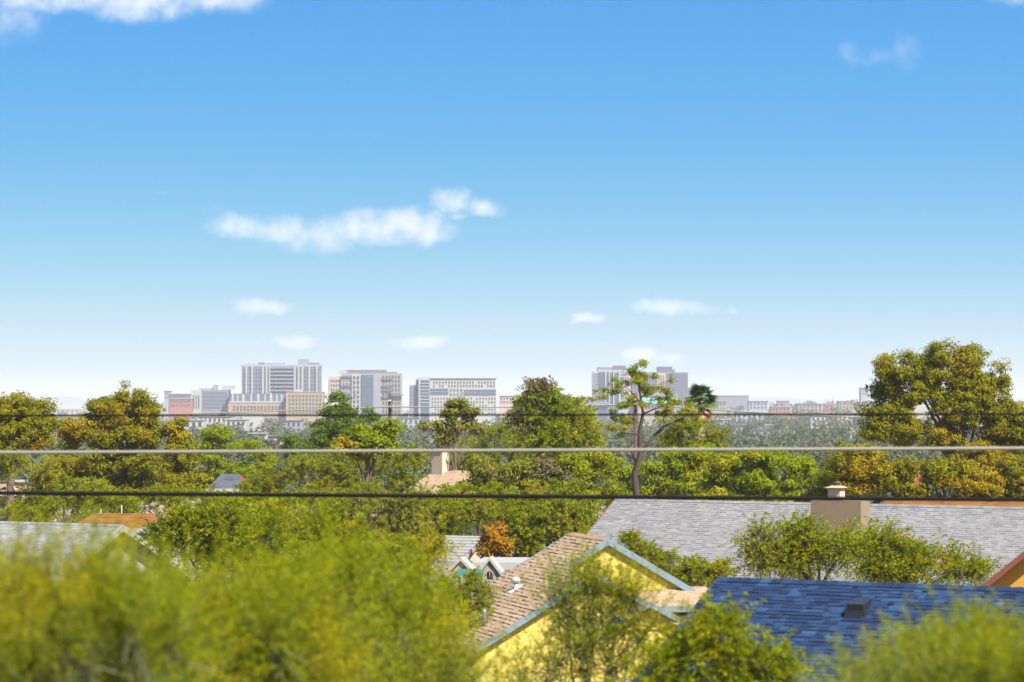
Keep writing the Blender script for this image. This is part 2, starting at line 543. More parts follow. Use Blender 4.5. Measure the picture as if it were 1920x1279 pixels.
def crown_spray(rng, lobes, n, leaf, tl, asp=.35, per=26, nper=4, upb=.45, droop=.35):
    area = np.array([l[1][0] * l[1][2] for l in lobes]); area /= area.sum()
    lv, tw = [], []
    for (c, r), a in zip(lobes, area):
        nt = max(6, int(n * a / per))
        p0, d0 = lobe_points(rng, c, np.maximum(r - tl * .5, r * .45), nt, .8)
        dr = unit(d0 * .8 + np.array([0, 0, upb]) + rng.normal(size=(nt, 3)) * .55)
        ln = tl * rng.uniform(.55, 1.35, (nt, 1))
        s = np.tile(np.linspace(.1, 1, per), nt)[:, None]
        ii = np.repeat(np.arange(nt), per)
        ax = dr[ii]
        pos = p0[ii] + ax * ln[ii] * s
        pos[:, 2:] -= ln[ii] * droop * s * s
        lat = unit(np.cross(ax, unit(rng.normal(size=(nt * per, 3)))))
        pos = pos + lat * leaf * rng.uniform(.3, .9, (nt * per, 1)) * (1.15 - s * .6)
        nr = unit(np.cross(ax, lat) + rng.normal(size=lat.shape) * .5 + np.array([0, 0, .4]))
        lv.append(leaf_polys(rng, pos, nr, leaf, leaf * asp, nper, along=lat + ax * .5))
        side = unit(np.cross(dr, rng.normal(size=(nt, 3)))) * (tl * .010)
        e = p0 + dr * ln * .95; e[:, 2:] -= ln * droop * .9
        back = p0 - dr * ln * .5
        tw.append(np.stack([back - side, back + side, e], axis=1))
    return np.concatenate(lv), np.concatenate(tw)


_seed = [100]


def bez(a, bb, bow, k=6):
    a, bb = Vector(a), Vector(bb)
    mid = (a + bb) * .5 + Vector(bow)
    return [a * (1 - t) ** 2 + mid * 2 * t * (1 - t) + bb * t * t for t in [i / (k - 1) for i in range(k)]]


def tree(name, label, d, lobes, mat='mesq', style='puff', n=12000, leaf=.16, size=.55, trunk=None, tr=.14,
         bk='bark', group=None, cat='tree', limbs=6, asp=None, upb=.45, base_z=None, nper=None, flat=.75, skirt=False, sub=9, grow=1.0, per=26, droop=.35, dense=34):
    _seed[0] += 1
    rng = np.random.RandomState(_seed[0])
    sc = d / FPX
    W = []
    for l in lobes:
        cx, cy, rx, ry = l[0], l[1], l[2] * grow, l[3] * grow
        dd = l[4] if len(l) > 4 else 0.0
        mk = l[5] if len(l) > 5 else mat
        c = np.array(at(cx, cy, d + dd))
        r = np.array([rx * sc, (rx + ry) * .5 * sc, ry * sc])
        W.append((mk, c, r))
    if skirt:
        zc = sorted(w[1][2] for w in W)[len(W) // 2]
        for (mk, c, r) in list(W):
            if c[2] <= zc:
                W.append((mk, c - np.array([0, 0, r[2] * 1.15]), r * np.array([.95, .95, 1.0])))
    xm = sum(w[1][0] * w[2][0] for w in W) / sum(w[2][0] for w in W)
    if trunk is not None:
        xm = (trunk - 960) * sc
    zb = gz(d) - .15 if base_z is None else base_z
    base = Vector((xm, d, zb))
    root = thing(name, label, cat, base, 0, group)
    zmid = min(w[1][2] for w in W)
    ztop = max(w[1][2] for w in W)
    fork = Vector((xm + rng.uniform(-.2, .2), d, zb + max(.3, (zmid - zb) * .72)))
    apex = Vector((np.mean([w[1][0] for w in W]), d, zmid * .4 + ztop * .6))
    pts = [base, base * .6 + fork * .4 + Vector((rng.uniform(-1, 1) * tr, 0, 0)), fork, fork * .5 + apex * .5, apex]
    b = MB()
    b.tube([p - base for p in pts], [tr * 1.25, tr, tr * .8, tr * .55, tr * .2], 8)
    b.build('trunk', MAT[bk], root, True)
    order = sorted(W, key=lambda w: -w[2][0] * w[2][2])[:limbs]
    for (mk, c, r) in order:
        s0 = pts[2] * (1 - (q := rng.uniform(0, .8))) + pts[3] * q
        e = Vector(c) + Vector((0, 0, r[2] * .5))
        bb = MB()
        bb.tube([p - base for p in bez(s0, e, (rng.uniform(-.1, .1), rng.uniform(-.1, .1), .12 * (e - s0).length))],
                [tr * .5, tr * .42, tr * .34, tr * .26, tr * .18, tr * .08], 6)
        bb.build('limb', MAT[bk], root, True)
    tot = sum(w[2][0] * w[2][2] for w in W)
    twig = []
    bv = np.array(base)
    for mk in dict.fromkeys(w[0] for w in W):
        ls = []
        for (k, c, r) in W:
            if k != mk:
                continue
            for _ in range(sub):
                dv = unit(rng.normal(size=3)) * rng.uniform(.25, .8)
                ls.append((c + dv * r, r * rng.uniform(.30, .58) * rng.uniform(.8, 1.2, 3)))
            ls.append((c, r * (.95 if sub == 5 else (.5 if sub == 8 else .75))))
        nn = n * 1.25 * sum(r[0] * r[2] for (k, c, r) in W if k == mk) / tot
        if style == 'puff':
            V = crown_puff(rng, ls, nn, leaf, size, asp or .55, flat, nper or 3, dense)
        else:
            V, tw = crown_spray(rng, ls, nn, leaf, size, asp or .35, upb=upb, nper=nper or 4, per=per, droop=droop)
            twig.append(tw)
        o = link(bpy.data.objects.new('crown', fast_mesh('crown', V - bv, V.shape[1], MAT[mk])), root)
        o['kind'] = 'stuff'
    if twig:
        tw = np.concatenate(twig)
        o = link(bpy.data.objects.new('twigs', fast_mesh('twigs', tw - bv, 3, MAT[bk])), root)
        o['kind'] = 'stuff'
    return root


def fill(seed, tops, ybot, n, rmin, rmax, deep=2.0, wild=None):
    """lobes scattered below a wavy skyline given as (px, py) points"""
    rg = random.Random(seed)
    xs_, ys_ = [p[0] for p in tops], [p[1] for p in tops]
    L = []
    for i in range(n):
        x = rg.uniform(xs_[0], xs_[-1])
        yt = float(np.interp(x, xs_, ys_))
        r = rg.uniform(rmin, rmax)
        y = yt + r * .7 + (ybot - yt) * (rg.random() ** 1.3)
        L.append((x, y, r * rg.uniform(.8, 1.5), r * rg.uniform(.7, 1.1), rg.uniform(-deep, deep) * .5) + ((rg.choice(wild),) if wild and rg.random() < .33 else ()))
    for i in range(n // 2):                                   # loose shoots standing above the mass
        x = rg.uniform(xs_[0], xs_[-1])
        yt = float(np.interp(x, xs_, ys_))
        r = rg.uniform(rmin, rmax)
        L.append((x, yt - r * rg.uniform(-.5, .7), r * rg.uniform(.2, .5), r * rg.uniform(.4, .8), rg.uniform(-deep, deep) * .5))
    return L


def rise(x, y):
    e = math.sin(math.pi * min(max((x - 150) / 900, 0), 1)) ** .5 * math.sin(math.pi * min(max((y - 2450) / 1300, 0), 1)) ** .6
    return 16 * e


# far wood that reads as one mass
rng = np.random.RandomState(5)
V = []
nb = 2000
yy = 330 * (3600 / 330) ** (rng.uniform(0, 1, nb) ** .8)
xx = rng.uniform(-.225, .225, nb) * yy
keep = ~((yy > 2050) & (yy < 2700) & (np.abs(xx) > 1e9))
lob = []
yy = np.concatenate([yy, rng.uniform(1700, 2600, 160)])
xx = np.concatenate([xx, rng.uniform(.062, .145, 160) * yy[-160:]])
for q_, (x, y) in enumerate(zip(xx, yy)):
    h = rng.uniform(3.0, 7.5); w = rng.uniform(2.5, 6)
    if q_ >= nb:
        h = rng.uniform(5, 10); w = rng.uniform(4, 9)
    c = np.array([x, y, gz(y) + rise(x, y) + h * .45]); r = np.array([w, w, h * .6])
    k = int(np.clip(230 * 600 / y, 50, 230))
    d0 = unit(rng.normal(size=(k, 3)))
    bump = 1 + .22 * np.sin(d0[:, :1] * 5 + x) * np.cos(d0[:, 2:] * 6 + y)
    pos = c + d0 * r * bump * rng.uniform(.75, 1.05, (k, 1))
    L = 1.25 * (y / 900) ** .35
    V.append(leaf_polys(rng, pos, unit(d0 + rng.normal(size=(k, 3)) * .4), L, L * .8, 3))
V = np.concatenate(V)
o = link(bpy.data.objects.new('distant_woodland', fast_mesh('distant_woodland', V, 3, MAT['farwood'])))
tag(o, 'hazy grey green mass of far trees filling the valley below the skyline', 'woodland', kind='stuff')

# wooded rise at the far right
b = MB()
NX, NY = 40, 14
for j in range(NY):
    for i in range(NX):
        x = 150 + 900 * i / (NX - 1); y = 2450 + 1300 * j / (NY - 1)
        b.v.append((x, y, -6.5 + rise(x, y)))
for j in range(NY - 1):
    for i in range(NX - 1):
        a = j * NX + i
        b.f.append([a, a + 1, a + 1 + NX, a + NX]); b.m.append(0)
tag(b.build('terrain', MAT['ground'], smooth=True), kind='structure')

# ---------------- far skyline
D0 = 2300.0


def pxw(p, d=D0):
    return (p - 960) / FPX * d


def pyz(p, d=D0):
    return at(960, p, d).z


def wmesh(mat, frame=None):
    k = ('w', mat, frame)
    if k not in _wm:
        b = MB()
        b.box(-.5, .5, -.25, .0, -.5, .5, 0)                       # pane
        b.box(-.56, .56, -.45, .0, .5, .58, 1)                     # hood
        b.box(-.56, .56, -.40, .0, -.56, -.5, 1)                   # sill
        _wm[k] = b.mesh('window', [MAT[mat], MAT[frame or 'b_grey']])
    return _wm[k]


_wm = {}


class Tower:
    def __init__(s, name, label, cat, d, cx):
        s.d = d
        s.o = Vector((pxw(cx, d), d, gz(d) - .5))
        s.root = thing(name, label, cat, s.o)

    def blk(s, part, x0, x1, yt, mat, depth=22, front=0.0, yb=None):
        b = MB()
        d = s.d
        b.box(pxw(x0, d) - s.o.x, pxw(x1, d) - s.o.x, front, front + depth,
              0 if yb is None else pyz(yb, d) - s.o.z, pyz(yt, d) - s.o.z)
        return b.build(part, MAT[mat], s.root)

    def wins(s, x0, x1, y0, y1, nc, nr, wf=.55, hf=.55, mat='glass', frame=None, front=0.0, part='window', skip=0.0):
        d = s.d
        rg = random.Random(int(x0 * 7 + y0))
        cw, ch = (x1 - x0) / nc, (y1 - y0) / nr
        for i in range(nc):
            for j in range(nr):
                if rg.random() < skip:
                    continue
                o = link(bpy.data.objects.new(part, wmesh(mat, frame)), s.root)
                o.location = (pxw(x0 + cw * (i + .5), d) - s.o.x, front - .02, pyz(y0 + ch * (j + .5), d) - s.o.z)
                o.scale = (cw * wf * d / FPX, 1, ch * hf * d / FPX)

    def slabs(s, part, x0, x1, ylist, mat, th=.5, proud=.9, front=0.0):
        d = s.d
        for y in ylist:
            b = MB()
            z = pyz(y, d) - s.o.z
            b.box(pxw(x0, d) - s.o.x, pxw(x1, d) - s.o.x, front - proud, front - .01, z - th / 2, z + th / 2)
            b.build(part, MAT[mat], s.root)

    def piers(s, part, xlist, w, y0, y1, mat, proud=1.2, front=0.0):
        d = s.d
        for x in xlist:
            b = MB()
            b.box(pxw(x, d) - s.o.x - w / 2, pxw(x, d) - s.o.x + w / 2, front - proud, front - .015, pyz(y1, d) - s.o.z, pyz(y0, d) - s.o.z)
            b.build(part, MAT[mat], s.root)


# big lavender apartment slab
t = Tower('apartment_tower', 'long lavender grey high-rise with pale piers, left on the skyline', 'building', 2350, 526)
t.blk('wall', 453, 600, 688, 'b_lav')
t.blk('parapet', 452, 601, 683.5, 'b_lav_pale', 23, -.4, 687.6)
t.blk('roof_plant', 462, 478, 681, 'b_lav_pale', 10, 4, 683.4)
t.blk('roof_plant', 483, 494, 679.5, 'b_dark', 8, 3, 683.4)
t.blk('roof_plant', 497, 533, 680.5, 'b_grey', 9, 4, 683.4)
t.blk('roof_plant', 558, 577, 673.5, 'b_grey', 10, 2, 683.4)
t.blk('roof_plant', 579, 597, 680, 'b_dark', 9, 3, 683.4)
t.blk('balcony_bay', 508, 551, 689, 'b_slate', 3, -1.0)
t.wins(455, 507, 690, 754, 9, 9, .6, .55, 'glass_blue')
t.wins(552, 599, 690, 754, 8, 9, .6, .55, 'glass_teal')
t.wins(509, 550, 690, 754, 5, 9, .8, .5, 'glass_blue', None, -1.0)
t.slabs('balcony_slab', 508, 551, [690 + 7.1 * i for i in range(9)], 'b_lav_pale', .8, 1.4, -1.0)
t.piers('pier', [462, 473, 493, 500, 506, 553, 560, 567, 580, 594], 1.5, 687, 745, 'b_white', 1.3)

# beige stepped block
t = Tower('apartment_block', 'beige stepped apartment block with dark flat roofs behind a dark pole', 'building', 2300, 690)
t.blk('wall', 640, 752, 700, 'b_beige')
t.blk('wing', 617, 639.8, 706, 'b_pink', 18, 2)
t.blk('wing', 603, 616.8, 712, 'b_mint', 18, 3)
t.blk('roof_plant', 634, 650, 695, 'b_pink', 14, 3, 699.8)
t.blk('roof_plant', 646, 723, 693.5, 'b_dark', 12, 4, 699.8)
t.blk('roof_plant', 724, 743, 697.5, 'b_dark', 12, 3, 699.8)
t.blk('balcony_bay', 660, 676, 702, 'b_white', 3, -1.6)
t.blk('glass_bay', 677.5, 700, 703, 'glass_blue', 3, -.9)
t.blk('grey_bay', 700.2, 714, 702, 'b_grey', 3, -.9)  # grey concrete bay, slightly proud of the beige wall
t.wins(642, 659, 708, 776, 3, 8, .5, .5, 'glass_blue')
t.wins(661, 675, 704, 776, 2, 8, .6, .62, 'glass', None, -1.6)
t.wins(678, 699, 704, 776, 4, 9, .75, .6, 'glass_teal', None, -.9)
t.wins(716, 751, 703, 776, 6, 9, .5, .6, 'glass')
t.wins(619, 638, 710, 752, 4, 5, .55, .5, 'glass', None, 2)
t.slabs('balcony_slab', 714.5, 735, [711, 724, 732, 745], 'b_slate', 1.4, 1.3)
t.slabs('balcony_slab', 642, 659.5, [706, 724, 738], 'b_slate', 1.2, 1.3)
t.slabs('canopy', 733, 756, [741], 'b_slate', 1.2, 3)

# white block with ribbon windows
t = Tower('office_block', 'white long block with dark ribbon windows and small square openings', 'building', 2250, 858)
t.blk('wall', 806, 929, 711, 'b_white')
t.blk('roof_edge', 805, 930.5, 709.2, 'b_slate', 23, -.8, 710.8)
t.blk('wing', 785, 805.6, 707, 'b_white', 20, -1.5)
t.blk('wing', 767, 784.8, 722, 'b_lav', 18, 4)
t.blk('roof_plant', 779, 786, 711, 'b_lav', 10, 6, 721.8)
t.blk('glass_bay', 789, 805, 713, 'glass_blue', 2, -1.8)
t.slabs('floor_slab', 788, 805.5, [719, 725, 731, 737, 743, 749, 755], 'b_white', .6, .5, -1.8)
t.wins(806.5, 840, 728, 741, 1, 2, .99, .74, 'glass_blue', 'b_white', part='ribbon_window')
t.wins(869, 931, 730, 742, 1, 2, .97, .74, 'glass_blue', 'b_white', part='ribbon_window')
t.wins(811, 929, 714, 727, 21, 2, .45, .55, 'glass', 'b_white', skip=.12)
t.wins(842, 868, 728, 744, 4, 2, .5, .6, 'glass_blue', 'b_white')
t.wins(808, 931, 744, 778, 22, 5, .42, .5, 'glass', 'b_white', skip=.1)
t.wins(768, 784, 725, 765, 3, 6, .5, .5, 'glass_blue', None, 4)

# low lavender block and stone-white wing
t = Tower('campus_block', 'low lavender block with a white ribbed end wing, left of the pinnacled hall', 'building', 2380, 405)
t.blk('wall', 378, 428, 731, 'b_lav')
t.blk('wing', 359, 377.8, 731, 'b_white', 18, -3)
t.blk('roof_plant', 372, 396, 727.5, 'b_lav_pale', 10, 3, 730.8)
t.blk('roof_plant', 398, 407, 721.5, 'b_grey', 6, 4, 730.8)
t.blk('roof_plant', 415, 437, 723, 'b_white', 8, 8, 731)
t.wins(380, 426, 734, 768, 9, 5, .55, .55, 'glass_blue')
t.wins(362, 376, 740, 768, 3, 1, .4, .9, 'glass', 'b_white', -3, part='tall_window')
# pinnacled hall
t = Tower('pinnacled_hall', 'long low tan hall with a row of white pointed pinnacles along its roof', 'building', 2280, 485)
t.blk('wall', 428, 536, 756, 'b_tan', 18)
t.blk('rear_wing', 430, 536, 738, 'b_slate', 10, 12)
t.wins(436, 534, 760.5, 771, 15, 2, .5, .6, 'glass')
for i, (x, w) in enumerate(((436, 3.2), (445.5, 2.2), (456, 4), (471, 2.4), (484, 4), (497, 2.4), (508, 4.2), (519, 2.6), (528, 3))):
    b = MB()
    X = pxw(x, t.d) - t.o.x; ww = w * t.d / FPX
    z0, z1, z2 = pyz(756, t.d) - t.o.z, pyz(745, t.d) - t.o.z, pyz(734.5 + (i % 3) * 1.5, t.d) - t.o.z
    b.box(X - ww / 2, X + ww / 2, 1, 1 + ww, z0 + .02, z1)
    k = len(b.v)
    b.v += [(X - ww * .6, 1 - ww * .1, z1 + .02), (X + ww * .6, 1 - ww * .1, z1 + .02), (X + ww * .6, 1 + ww * 1.1, z1 + .02), (X - ww * .6, 1 + ww * 1.1, z1 + .02), (X, 1 + ww / 2, z2)]
    for f in ((0, 1, 4), (1, 2, 4), (2, 3, 4), (3, 0, 4), (3, 2, 1, 0)):
        b.f.append([k + q for q in f]); b.m.append(0)
    b.build('pinnacle', MAT['b_white'], t.root)
t.slabs('balustrade', 430, 535, [753.5], 'b_white', 1.2, .6)
# tan flat block
t = Tower('flat_block', 'tan four storey flat-roofed block between the pinnacled hall and beige block', 'building', 2270, 570)
t.blk('wall', 536.5, 606, 736, 'b_tan', 20)
t.blk('parapet', 536, 607, 734.5, 'b_tan', 21, -.4, 735.8)
t.blk('roof_plant', 553, 565, 730, 'b_white', 8, 4, 734.4)
t.wins(540, 604, 739, 776, 10, 5, .5, .5, 'glass')
# right-hand pair
t = Tower('glass_tower', 'lavender tower with blue glass bay and white vertical fins, right on the skyline', 'building', 2320, 1142)
t.blk('wall', 1111, 1176, 697, 'b_lav_pale')
t.blk('parapet', 1121, 1174, 693.5, 'b_white', 20, 1, 696.8)
t.blk('roof_plant', 1120, 1150, 688.5, 'b_lav', 12, 4, 693.4)
t.blk('roof_plant', 1150.2, 1174, 685.5, 'b_slate', 12, 3, 693.4)
t.blk('glass_bay', 1123, 1135, 697.5, 'glass_blue', 3, -1)
t.blk('glass_bay', 1136, 1141, 699, 'b_slate', 3, -.6)
t.blk('glass_bay', 1143.5, 1149, 699, 'glass_blue', 3, -.6)
t.blk('glass_bay', 1152, 1160, 699, 'glass_teal', 3, -.6)
t.piers('fin', [1135.3, 1142.3, 1150.5, 1161], 1.0, 694, 760, 'b_white', 2)
t.wins(1112.5, 1121.5, 700, 756, 4, 12, .5, .5, 'glass_blue')
t.wins(1163, 1175, 700, 756, 3, 10, .5, .5, 'glass_blue')
t.slabs('podium', 1109, 1140, [757], 'b_lav', 4, 3)
t = Tower('slab_block', 'wide grey window-dotted slab with central roof plant behind the airy pine', 'building', 2360, 1238)
t.blk('wall', 1186, 1290, 698, 'b_lav')
t.blk('wing', 1176.5, 1185.8, 696, 'b_pink', 18, 2)
t.blk('roof_plant', 1233, 1261, 687.5, 'b_slate', 12, 4, 697.8)
t.blk('roof_plant', 1261.2, 1266, 693, 'b_slate', 10, 5, 697.8)
t.blk('centre_bay', 1232, 1248, 700, 'b_pink', 3, -1)
t.blk('podium', 1195, 1270, 738, 'b_beige', 10, -9)
t.wins(1188, 1231, 700, 737, 9, 8, .5, .55, 'glass_blue')
t.wins(1249, 1289, 700, 754, 9, 11, .5, .55, 'glass_blue')
t.wins(1234, 1246, 703, 737, 3, 7, .5, .5, 'glass', None, -1)
t.wins(1198, 1268, 741, 752, 12, 2, .5, .5, 'glass', None, -9)
t = Tower('low_annex', 'plain low lavender annex right of the wide grey slab', 'building', 2400, 1310)
t.blk('wall', 1290.5, 1331, 726.5, 'b_lav')
t.blk('roof_plant', 1300, 1315, 724.5, 'b_slate', 8, 5, 726.4)
t.wins(1293, 1329, 730, 750, 7, 3, .5, .4, 'glass_blue')
t = Tower('turquoise_roof_hall', 'low hall with a turquoise metal roof below the grey slab', 'building', 2150, 1237)
t.blk('wall', 1206, 1268, 757, 'b_beige', 16)
b = MB()
X0, X1, z0, z1 = pxw(1204, t.d) - t.o.x, pxw(1270, t.d) - t.o.x, pyz(756.9, t.d) - t.o.z, pyz(746, t.d) - t.o.z
b.prism([(-1, z0), (8, z1), (17, z0)], X0, X1, 'x')
b.build('roof', MAT['teal2'], t.root)
t.wins(1209, 1266, 760, 768, 10, 1, .6, .6, 'glass')
t = Tower('hidden_tower', 'tan brick tower rising behind the feathery dry-topped tree', 'building', 2300, 1003)
t.blk('wall', 990, 1016, 711, 'b_pink', 12)
t.blk('parapet', 989, 1017, 708.8, 'b_lav', 13, -.4, 710.8)
t.wins(992, 1014, 714, 770, 5, 8, .5, .5, 'glass')

# low buildings
LOW = [  # label, x0,x1,ytop,d,mat,depth,nwin
    ('red brick block with pale cornice at the left end of the skyline', 318, 358, 747, 2300, 'b_red', 16, 8),
    ('dark violet hall behind the red brick block', 316, 360, 738, 2460, 'b_slate', 16, 0),
    ('pale narrow tower block above the red brick block', 308, 319, 733, 2500, 'b_lav_pale', 14, 3),
    ('long white flat-roofed store above the bright green mesquite', 372, 434, 780, 1500, 'b_white', 18, 7),
    ('white stepped warehouse beside the thin black lamp post', 424, 462, 786, 1400, 'b_white', 16, 4),
    ('white bungalow just above the rust coloured tree', 346, 382, 787, 1280, 'b_white', 12, 3),
    ('bright white shed low between the green trees', 465, 500, 812, 900, 'b_white', 9, 3),
    ('pale pink shed right of the bright white shed', 503, 556, 817, 880, 'b_pink', 9, 4),
    ('thin white canopy building below the pinnacled hall', 424, 492, 774, 2000, 'b_white', 14, 0),
    ('low red brick building left of the valley centre, right of the palm', 1446, 1482, 762, 2500, 'b_red', 14, 5),
    ('small red block at the right of the valley near the pale mast', 1546, 1564, 757, 2700, 'b_red', 12, 2),
    ('white flat roof strip on the horizon right of the palm', 1338, 1404, 741, 3000, 'b_lav', 16, 0),
    ('small pale roof on the far ridge above the red brick building', 1458, 1480, 751, 2900, 'b_lav', 14, 0),
    ('white house with a dark pole beside it in the right valley', 1434, 1468, 796, 1550, 'b_white', 12, 4),
    ('low white bungalow near the palm in the right valley', 1350, 1370, 786, 1750, 'b_white', 12, 3),
    ('small bright white house above the white yard row', 1484, 1496, 812, 1150, 'b_white', 7, 1),
    ('small grey flat-roofed barn at the foot of the right valley', 1412, 1432, 805, 1250, 'b_grey', 9, 1),
    ('tiny cream cottage among far trees near the big pine', 1588, 1597, 810, 1300, 'cream', 6, 1),
    ('tan storage shed in the right valley, between two white cottages', 1530, 1560, 788, 1700, 'b_pink', 10, 3),
    ('pale tower at the right edge of the valley beside the big pine', 1614, 1628, 727, 2800, 'b_lav_pale', 14, 4),
    ('white flat roof far behind the feathery tree, left of the glass tower', 1068, 1112, 744, 2700, 'b_lav', 16, 0),
    ('pale low block right of the white ribbon-window block', 936, 972, 742, 2500, 'b_pink', 14, 6),
    ('grey long hall at the foot of the annex, left of the palm crown', 1270, 1300, 757, 2100, 'b_grey', 14, 5),
    ('beige block just right of the palm crown', 1336, 1362, 753, 2350, 'b_beige', 14, 4),
    ('pale mauve block in the middle of the right valley skyline', 1404, 1440, 752, 2450, 'b_lav_pale', 14, 5),
    ('tan block below the pale mast', 1572, 1600, 752, 2600, 'b_tan', 14, 4),
    ('long beige roof left of the small red block', 1496, 1542, 757, 2550, 'b_beige', 14, 6),
    ('pale hall under the thin pale wire, right valley', 1380, 1430, 773, 1900, 'b_lav_pale', 14, 5),
    ('white cottage in the middle of the right valley', 1520, 1548, 779, 1800, 'b_white', 10, 3),
    ('cream shed beside the big pine in the right valley', 1570, 1598, 776, 1850, 'cream', 10, 3),
    ('pale bungalow above the trailer row', 1540, 1562, 800, 1350, 'b_white', 9, 2),
    ('beige workshop left of the small grey barn', 1372, 1400, 797, 1400, 'b_beige', 10, 3),
    ('pale roof just left of the dry brown tree', 756, 786, 783, 1700, 'b_lav_pale', 12, 3),
    ('grey flat-roofed store below the flat tan block', 536, 566, 788, 1500, 'b_grey', 12, 3),
    ('pale yard building seen between the two left pines', 112, 150, 793, 1050, 'b_white', 10, 4),
    ('cream bungalow lower in the gap between the left pines', 104, 132, 805, 800, 'cream', 8, 2),
    ('long pale terrace on the far left horizon', 104, 150, 767, 3300, 'b_white', 16, 5),
]
for (lab, x0, x1, yt, d, mt, dep, nw) in LOW:
    t = Tower('low_building', lab, 'building', d, (x0 + x1) / 2)
    zb = t.o.z
    t.blk('wall', x0, x1, yt + 1.2, mt, dep)
    t.blk('roof', x0 - .8, x1 + .8, yt, 'b_white' if mt in ('b_white', 'b_red', 'cream') or nw == 0 else 'b_dark', dep + 1.2, -.6, yt + 1.18)
    if nw:
        ybase = HZ + (CAMZ - gz(d)) * FPX / d
        hh = min(ybase - yt, 3.4 * FPX / d * (2 if ybase - yt > 7 * FPX / d else 1))
        t.wins(x0 + 1, x1 - 1, yt + 2, yt + 2 + hh, nw, 2 if hh > 4 * FPX / d else 1, .4, .5, 'glass')

# row of parked trailers / white yard row in the right valley
for i in range(9):
    x0 = 1440 + i * 15 + (i * 37 % 5)
    lab = ['first', 'second', 'third', 'fourth', 'fifth', 'sixth', 'seventh', 'eighth', 'ninth'][i] + ' white trailer from the left in the yard row below the valley'
    t = Tower('parked_trailer', lab, 'trailer', 1040 + (i * 29 % 4) * 18, x0 + 5.5)
    t.root['group'] = 'white trailers parked in the valley yard'
    yb = HZ + (CAMZ - gz(t.d)) * FPX / t.d
    yt = 823.5 + (i * 31 % 5) * .9
    # yard stands on the slope: box body on wheels
    hh = 2.7; L = (8 + (i * 17 % 5)) * t.d / FPX
    g0 = gz(t.d) + .5 - t.o.z - .5
    # raise onto its own graded terrace
    zt = pyz(yt, t.d) - t.o.z
    b = MB().box(-L / 2, L / 2, 0, 2.6, 1.0, zt)
    b.build('body', MAT['b_white'], t.root)
    b = MB().box(-L / 2 - .1, L / 2 + .1, -.1, 2.7, zt + .01, zt + .12)
    b.build('roof', MAT['b_white'], t.root)
    for sx in (-.3, .3):
        b = MB().tube([(sx * L, .1, .9), (sx * L, .45, .9)], .45, 10)
        b.build('wheel', MAT['metal_dark'], t.root)
    t.wins(x0 + 2.5, x0 + 8.5, yt + 2.5, yt + 6.5, 2, 1, .4, .5, 'glass')

# tall pale mast far right, thin lamp posts
for (x, y0, d, h, lab, mk) in ((1578, 735, 2500, 30, 'pale thin mast standing on the far right ridge', 'b_white'),
                               (470, 795, 900, 9, 'thin black lamp post beside the white warehouse', 'metal_dark'),
                               (503, 803, 860, 9, 'thin black lamp post in front of the pale pink shed', 'metal_dark'),
                               (447, 757, 1400, 17, 'tall thin pole in front of the pinnacled hall', 'trim_brown'),
                               (1455, 790, 1400, 11, 'dark pole beside the white house in the right valley', 'metal_dark')):
    p = at(x, y0, d)
    zb = gz(d)
    r = thing('lamp_post' if 'lamp' in lab else ('mast' if 'mast' in lab else 'thin_pole'), lab, 'pole', (p.x, d, zb))
    w = max(.10, d * .00011)
    MB().tube([(0, 0, -.3), (0, 0, (p.z - zb) * .5), (0, 0, p.z - zb)], [w * 1.3, w, w * .7], 8).build('pole', MAT[mk], r, True)
    MB().box(-w * .6, w * 5, -w, w, p.z - zb - w * 2, p.z - zb + .02).build('arm', MAT[mk], r)

# ------------------------------------------------------------------ houses
def local(root, p):
    return root.matrix_basis.inverted() @ Vector(p)


def hit(root, px, py, n, p0):
    """local point where the photograph ray meets the local plane (n, p0)"""
    inv = root.matrix_basis.inverted()
    o = inv @ Vector((0, 0, CAMZ))
    r = inv.to_3x3() @ ray(px, py)
    n, p0 = Vector(n), Vector(p0)
    return o + r * (n.dot(p0 - o) / n.dot(r))


